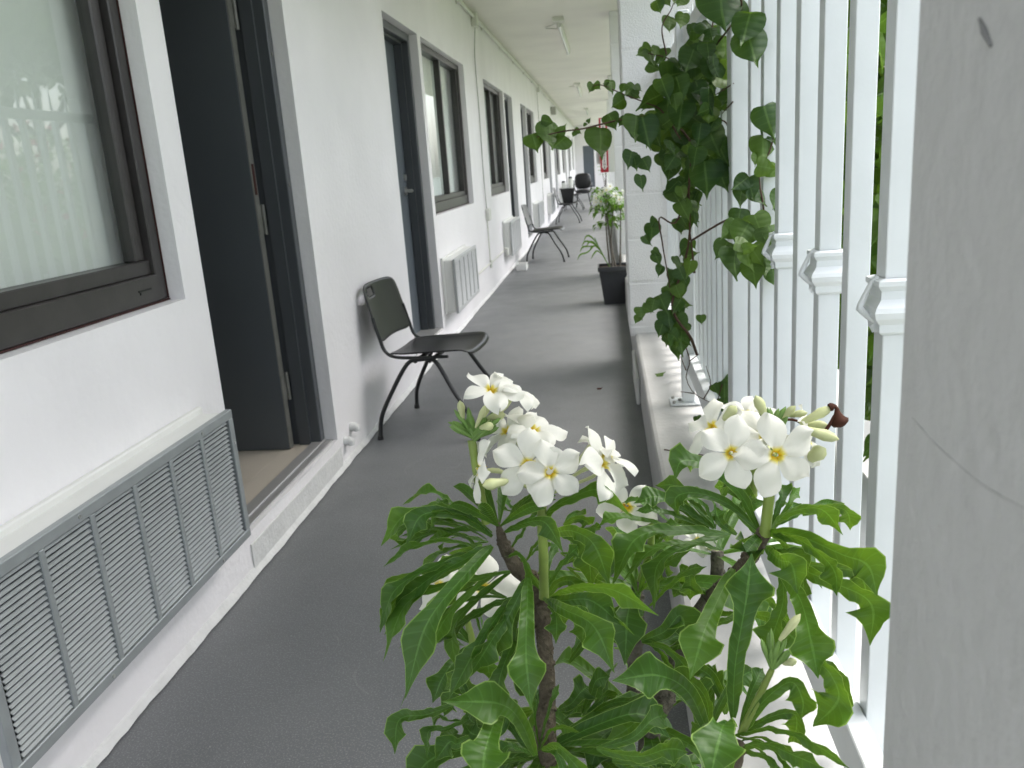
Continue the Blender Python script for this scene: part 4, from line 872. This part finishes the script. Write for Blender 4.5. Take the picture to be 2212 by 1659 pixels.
def inpoly(P, x, y):
    r = False; j = len(P) - 1
    for i in range(len(P)):
        if (P[i][1] > y) != (P[j][1] > y) and x < (P[j][0] - P[i][0]) * (y - P[i][1]) / (P[j][1] - P[i][1]) + P[i][0]: r = not r
        j = i
    return r
def scatter(P, k, s0, s1, d0, d1, tones):
    xs = [p[0] for p in P]; ys = [p[1] for p in P]; c = 0
    while c < k:
        x, y = random.uniform(min(xs), max(xs)), random.uniform(min(ys), max(ys))
        if inpoly(P, x, y): vleaf(mb, x, y, random.uniform(s0, s1), random.uniform(d0, d1), random.choice(tones)); c += 1
scatter([(1375, 250), (1395, 310), (1440, 320), (1480, 340), (1572, 350), (1585, 160), (1572, 30), (1520, 30), (1485, 100), (1440, 160), (1395, 210)], 150, 30, 64, 2.15, 2.65, (0, 0, 0, .04, .1, .2, .5, .8))
scatter([(1420, 310), (1440, 350), (1455, 440), (1500, 480), (1510, 400), (1580, 370), (1560, 310)], 60, 24, 50, 2.25, 2.6, (0, .05, .1, .25, .5))
scatter([(1475, 400), (1510, 430), (1500, 480), (1480, 500), (1465, 460)], 12, 24, 38, 2.3, 2.5, (0, .1, .4))
scatter([(1468, 480), (1508, 490), (1502, 560), (1478, 600), (1470, 640), (1488, 700), (1495, 755), (1465, 760), (1430, 715), (1438, 640), (1462, 570)], 34, 20, 42, 2.3, 2.55, (0, 0, .1, .3, .6))
for u, v, s_, tn, an in ((1395, 285, 76, 0, .1), (1372, 275, 60, .3, -.2), (1540, 300, 74, .2, .2), (1560, 330, 60, .05, .5), (1525, 385, 84, 0, .0), (1560, 385, 60, 0, .3), (1470, 250, 70, .05, 0), (1510, 200, 60, .02, .2), (1545, 155, 70, .12, .05), (1360, 345, 42, 0, -.4), (1372, 352, 34, .0, .3), (1395, 355, 36, .05, .4), (1385, 395, 36, .02, .2), (1490, 130, 60, .1, -.4)): vleaf(mb, u, v, s_, 2.2, tn, an, .1)
for u, v, s_, tn, an, d in ((1560, 18, 100, 0, .1, 1.75), (1612, 62, 84, .02, -.25, 1.7), (1624, 104, 84, .02, .1, 1.71), (1600, 30, 60, .0, .6, 1.8), (1660, 262, 78, .02, .1, 1.75), (1668, 290, 46, .02, .3, 1.8), (1648, 320, 66, .55, -.1, 1.8), (1668, 330, 54, .15, .3, 1.82), (1655, 362, 46, .75, 1.3, 1.78), (1672, 370, 40, .8, .9, 1.8), (1632, 345, 30, .6, -.4, 1.8),
                          (1600, 395, 50, .0, -.9, 1.8), (1622, 408, 52, .05, .2, 1.8), (1640, 425, 46, .02, .5, 1.8), (1600, 425, 46, .1, -.3, 1.82), (1678, 432, 44, .3, -.5, 1.78), (1690, 455, 40, .05, .3, 1.78), (1596, 470, 46, .05, -.3, 1.8), (1575, 500, 50, .45, -.8, 1.78), (1604, 505, 66, .4, -.5, 1.76), (1640, 490, 64, .5, .5, 1.76), (1668, 515, 62, .4, .4, 1.75), (1560, 540, 50, .1, -.6, 1.8), (1588, 568, 70, .12, -.1, 1.77), (1616, 560, 54, .75, .1, 1.74), (1634, 552, 50, .7, .6, 1.74), (1628, 590, 62, .35, .25, 1.76), (1650, 575, 46, .35, -.1, 1.78), (1608, 528, 44, .65, 1.2, 1.74), (1620, 535, 34, .8, 2.0, 1.73), (1672, 600, 44, .15, .0, 1.84)): vleaf(mb, u, v, s_, d, tn, an, .12)
mb.build('foliage', M['heart'], VN)
def twig(pts, r, d=2.35, n=24):
    P3 = [at(p[0], p[1], p[2] if len(p) > 2 else d) for p in pts]; C_ = crom(P3, n); tw.tube(C_, [r * (1 - .5 * i / n) for i in range(n + 1)], 6)
twig([(1505, 765, 2.5), (1490, 725), (1462, 690), (1452, 650), (1478, 570), (1490, 500), (1488, 400), (1500, 300), (1520, 200), (1535, 80), (1545, 20)], .0046)
twig([(1530, 400), (1500, 320), (1460, 270), (1400, 252), (1350, 257), (1300, 268), (1260, 278), (1215, 284), (1160, 296)], .0035)
twig([(1470, 300), (1430, 240), (1395, 222), (1350, 205), (1300, 184), (1280, 186)], .0025)
twig([(1500, 300), (1560, 260), (1582, 310), (1582, 380)], .003); twig([(1490, 400), (1460, 480), (1425, 470), (1430, 520), (1440, 580), (1450, 640)], .003)
twig([(1493, 520), (1560, 480, 2.1), (1600, 470, 1.85), (1630, 500, 1.8), (1650, 460, 1.8), (1640, 380, 1.8), (1665, 320, 1.8), (1680, 240, 1.8)], .003)
twig([(1500, 590), (1496, 550), (1490, 500)], .004); twig([(1440, 120), (1430, 60), (1450, 20), (1465, -20)], .0025); twig([(1500, 180), (1450, 130), (1400, 115)], .0025)
twig([(1545, 100), (1600, 20, 1.8), (1580, -30, 1.75)], .003)
for pts in ([(1478, 740), (1490, 780, 2.5), (1482, 815, 2.55), (1500, 850, 2.6), (1540, 872, 2.65)], [(1490, 780, 2.5), (1510, 765, 2.5)], [(1482, 800, 2.5), (1470, 770, 2.5)], [(1500, 850, 2.6), (1470, 846, 2.6)], [(1520, 862, 2.6), (1535, 830, 2.6), (1525, 790, 2.6)], [(1560, 830, 2.6), (1540, 900, 2.6)], [(1585, 180, 2.1), (1545, 205, 2.2)], [(1583, 220, 2.1), (1560, 245, 2.2)], [(1650, 800, 2.2), (1655, 900, 2.2)]): twig(pts, .002, 2.5, 10)
tw.build('stem', M['vinestem'], VN)
# bits on the low wall
mb = MB(); c = V((.205, 3.90, CURB + .006)); heart(mb, c, V((1, .3, .15)), V((.2, 1, .5)), None, .045, .6, .4); o = mb.build('fallen_leaf', M['heart']); tag(o, 'small pale fallen leaf lying on the low wall', 'leaf')
mb = MB(); mb.tube(crom([(CX + .03, 2.85, CURB + .003), (.2, 2.83, CURB + .004), (.26, 2.80, CURB + .003), (.33, 2.76, CURB + .004)], 12), .0022, 6); tag(mb.build('twig', M['vinestem']), 'thin dark twig lying across the low wall behind the flowers', 'twig')
mb = MB(); heart(mb, V((-.09, 4.62, .004)), V((1, .2, .1)), V((0, 1, .6)), None, .03, 0, .5); tag(mb.build('dry_leaf', M['dry']), 'tiny dark dry leaf alone on the grey floor', 'leaf')

# ------------------------------------------------------------------ potted plants down the walkway
def far_plant(loc, label, h, spread, k, fl_n, w=.30):
    x, y = loc; t = thing('potted_plant', (x, y, 0), label, 'potted plant', 'potted plants along the walkway edge')
    mb = MB(); frustum(mb, (x, y), 0, .30, w * .68, w * .92); mb.build('pot', M['pot'], t)
    mb = MB(); r = w / 2
    mb.box((x - r, y - r, .30), (x - r + .012, y + r, .34), .003); mb.box((x + r - .012, y - r, .30), (x + r, y + r, .34), .003); mb.box((x - r + .012, y - r, .30), (x + r - .012, y - r + .012, .34), .003); mb.box((x - r + .012, y + r - .012, .30), (x + r - .012, y + r, .34), .003); mb.build('rim', M['pot'], t)
    mb = MB(); frustum(mb, (x, y), .301, .318, w - .03, w - .03); mb.build('soil', M['soil'], t)
    tops = []
    for i in range(6):
        a = V((x + random.uniform(-.05, .05), y + random.uniform(-.05, .05), .31)); b = V((x + random.uniform(-spread, spread) * .7, y + random.uniform(-spread, spread) * .7, h * random.uniform(.72, .95)))
        MB().tube(crom([a, (a + b) / 2 + V((random.uniform(-.02, .02), 0, 0)), b], 8), [.009 - .0005 * q for q in range(9)], 7).build('stem', M['bark'], t); tops.append(b)
    mb = MB()
    for c in tops: shoot(mb, c, k, .18, .04, .5, FID, (.2, .9), 8); shoot(mb, c - V((0, 0, .10)), k // 2, .16, .036, .2, FID, (.1, .7), 8)
    mb.build('foliage', M['pudica'], t)
    for i in range(fl_n):
        c = random.choice(tops) + V((random.uniform(-.08, .08), random.uniform(-.1, .02), random.uniform(.03, .15))); flower(t, c, V((random.uniform(-.6, .6), -1, random.uniform(0, .9))), .03, None, .3)
    return t
fp = far_plant((.055, 7.62), 'black square pot with tall white flowering frangipani beside the middle block pillar', 1.02, .13, 18, 14)
mb = MB()
for i in range(7):
    a = V((.02, 7.55, .33)); e = V((-.12 - .02 * i, 7.5 + random.uniform(-.1, .1), .62 - .05 * abs(i - 3))); blade(mb, [a.lerp(V((-.1, 7.5, .58)), .3 + .1 * i), a.lerp(e, .75) + V((0, 0, .05)), e, e + V((-.03, 0, -.05))], .016, 0, .2, .8, LAN, 8, .02)
mb.tube(crom([(.02, 7.55, .32), (-.05, 7.52, .45), (-.11, 7.5, .6)], 8), .004, 6); mb.build('palm_sprout', M['pudica'], fp)
far_plant((-.01, 30), 'green leafy potted plant glimpsed below the red sign', 1.2, .16, 12, 1, .24)

# ------------------------------------------------------------------ garden
def shrub(name, c, rx, ry, h, k, label, cat, size=.07, tones=(.0, .9), pink=0, z0=-.06, flowers=None, group='garden plants beyond the railing'):
    t = thing(name, (c[0], c[1], z0), label, cat, group); mb = MB()
    lobes = [(V((c[0] + random.uniform(-.6, .6) * rx, c[1] + random.uniform(-.6, .6) * ry, z0 + h * random.uniform(.3, .85))), random.uniform(.35, .6)) for _ in range(9)]
    for i in range(k):
        lc, lr = random.choice(lobes); d = V((random.gauss(0, 1), random.gauss(0, 1), random.gauss(0, 1))).normalized() * random.uniform(.6, 1) ** .5
        p = lc + V((d.x * rx * lr, d.y * ry * lr, d.z * h * lr * .55))
        if p.z < z0 + .03: p.z = z0 + random.uniform(.03, .3)
        dn = (V((random.gauss(0, .6), random.gauss(0, .6), -.7)) + d * .5); sd_ = V((random.gauss(0, 1), random.gauss(0, 1), random.gauss(0, .4)))
        heart(mb, p, dn, sd_, None, size * random.uniform(.6, 1.3), min(.99, max(0, random.uniform(*tones))), .2)
    mb.build('foliage', M['shrub'], t)
    for i in range(5):
        MB().tube(crom([V((c[0] + random.uniform(-.05, .05), c[1] + random.uniform(-.05, .05), z0)), V((c[0], c[1], z0 + h * .3)), lobes[i][0]], 8), [.02 - .0018 * q for q in range(9)], 6).build('stem', M['bark'], t)
    if pink:
        mb = MB()
        for i in range(pink):
            lc, lr = random.choice(lobes[:4]); d = V((random.gauss(0, 1), random.gauss(0, 1), random.gauss(0, 1))).normalized(); p = lc + V((d.x * rx * lr, d.y * ry * lr, d.z * h * lr * .55)) * 1.02
            for q in range(3): heart(mb, p, V((random.gauss(0, 1), random.gauss(0, 1), random.gauss(0, 1))), V((random.gauss(0, 1), random.gauss(0, 1), random.gauss(0, 1))), None, .05, .5, .3)
        mb.build('blossom', M['pinkf'], t)
    return t
shrub('garden_shrub', (1.05, 2.75), .42, .6, 2.4, 2300, 'tall bright green shrub right behind the nearest railing gap', 'shrub', .08)
shrub('garden_shrub', (1.75, 3.9), .6, .7, 2.0, 1600, 'dense mid green shrub behind the second railing gap', 'shrub', .07)
shrub('flowering_shrub', (1.95, 6.6), .6, .8, 1.9, 1500, 'shrub with hot pink blossom seen through the railing', 'shrub', .07, (0, .6), 130)
shrub('garden_shrub', (2.6, 9.4), .9, 1.2, 1.8, 1500, 'dark green shrub further along the garden', 'shrub', .09, (0, .5))
shrub('garden_shrub', (2.4, 14.5), 1.0, 1.6, 1.7, 1300, 'long low green shrub opposite the far windows', 'shrub', .11)
shrub('garden_shrub', (2.2, .6), .7, .8, 2.2, 1300, 'big green shrub behind the grey column', 'shrub', .09)
shrub('garden_hedge', (1.25, 8.6), .45, 1.0, 2.1, 1300, 'upright leafy hedge just past the middle block pillar', 'hedge', .08, (0, .6))
shrub('garden_hedge', (1.55, 11.6), .55, 1.3, 2.1, 1200, 'broad leafy hedge beyond the second block pillar', 'hedge', .09, (0, .5))
shrub('garden_shrub', (1.5, 5.3), .35, .5, 1.5, 900, 'small dark shrub between the pink blossom and the railing', 'shrub', .06, (0, .4))
def tree(c, h, r, label, k=2600):
    t = thing('garden_tree', (c[0], c[1], -.06), label, 'tree', 'garden trees'); b = V((c[0], c[1], -.06))
    tr = MB(); tr.tube(crom([b, b + V((.1, .1, h * .3)), b + V((0, .2, h * .6))], 10), [.16 - .009 * i for i in range(11)], 9); lobes = []
    for i in range(8):
        an = i * .8; e = b + V((math.cos(an) * r * .6, math.sin(an) * r * .6, h * random.uniform(.6, .92))); lobes.append(e); tr.tube(crom([b + V((0, .1, h * .42)), b.lerp(e, .5) + V((0, 0, h * .12)), e], 8), [.07 - .007 * q for q in range(9)], 6)
    tr.build('trunk', M['bark'], t); mb = MB()
    for i in range(k):
        lc = random.choice(lobes); d = V((random.gauss(0, 1), random.gauss(0, 1), random.gauss(0, 1))).normalized() * random.uniform(.4, 1); p = lc + V((d.x * r * .5, d.y * r * .5, d.z * h * .17))
        heart(mb, p, V((random.gauss(0, .6), random.gauss(0, .6), -.7)), V((random.gauss(0, 1), random.gauss(0, 1), .2)), None, .26 * random.uniform(.7, 1.3), random.uniform(0, .7), .2)
    mb.build('crown', M['shrub'], t)
tree((9, 17), 6, 2.6, 'spreading green tree across the garden, nearer the railing'); tree((12, 31), 7.5, 3.2, 'tall green tree far across the garden'); tree((8.5, 7), 5.2, 2.2, 'rounded green tree behind the flowering shrubs')
gw = thing('garden_wall', (5.2, 20, 0), 'low white garden wall beyond the shrubs', 'wall')
mb = MB(); mb.box((5.2, -4, -.06), (5.35, 45, .95), .005); mb.build('wall', M['wall'], gw); MB().box((5.16, -4, .95), (5.39, 45, 1.0), .008).build('coping', M['curb'], gw)
tag(MB().box((.80, -6, -.06), (1.5, 45, -.02)).build('path', M['concrete']), kind='structure')  # kept wide and pale to bounce light up to the ceiling
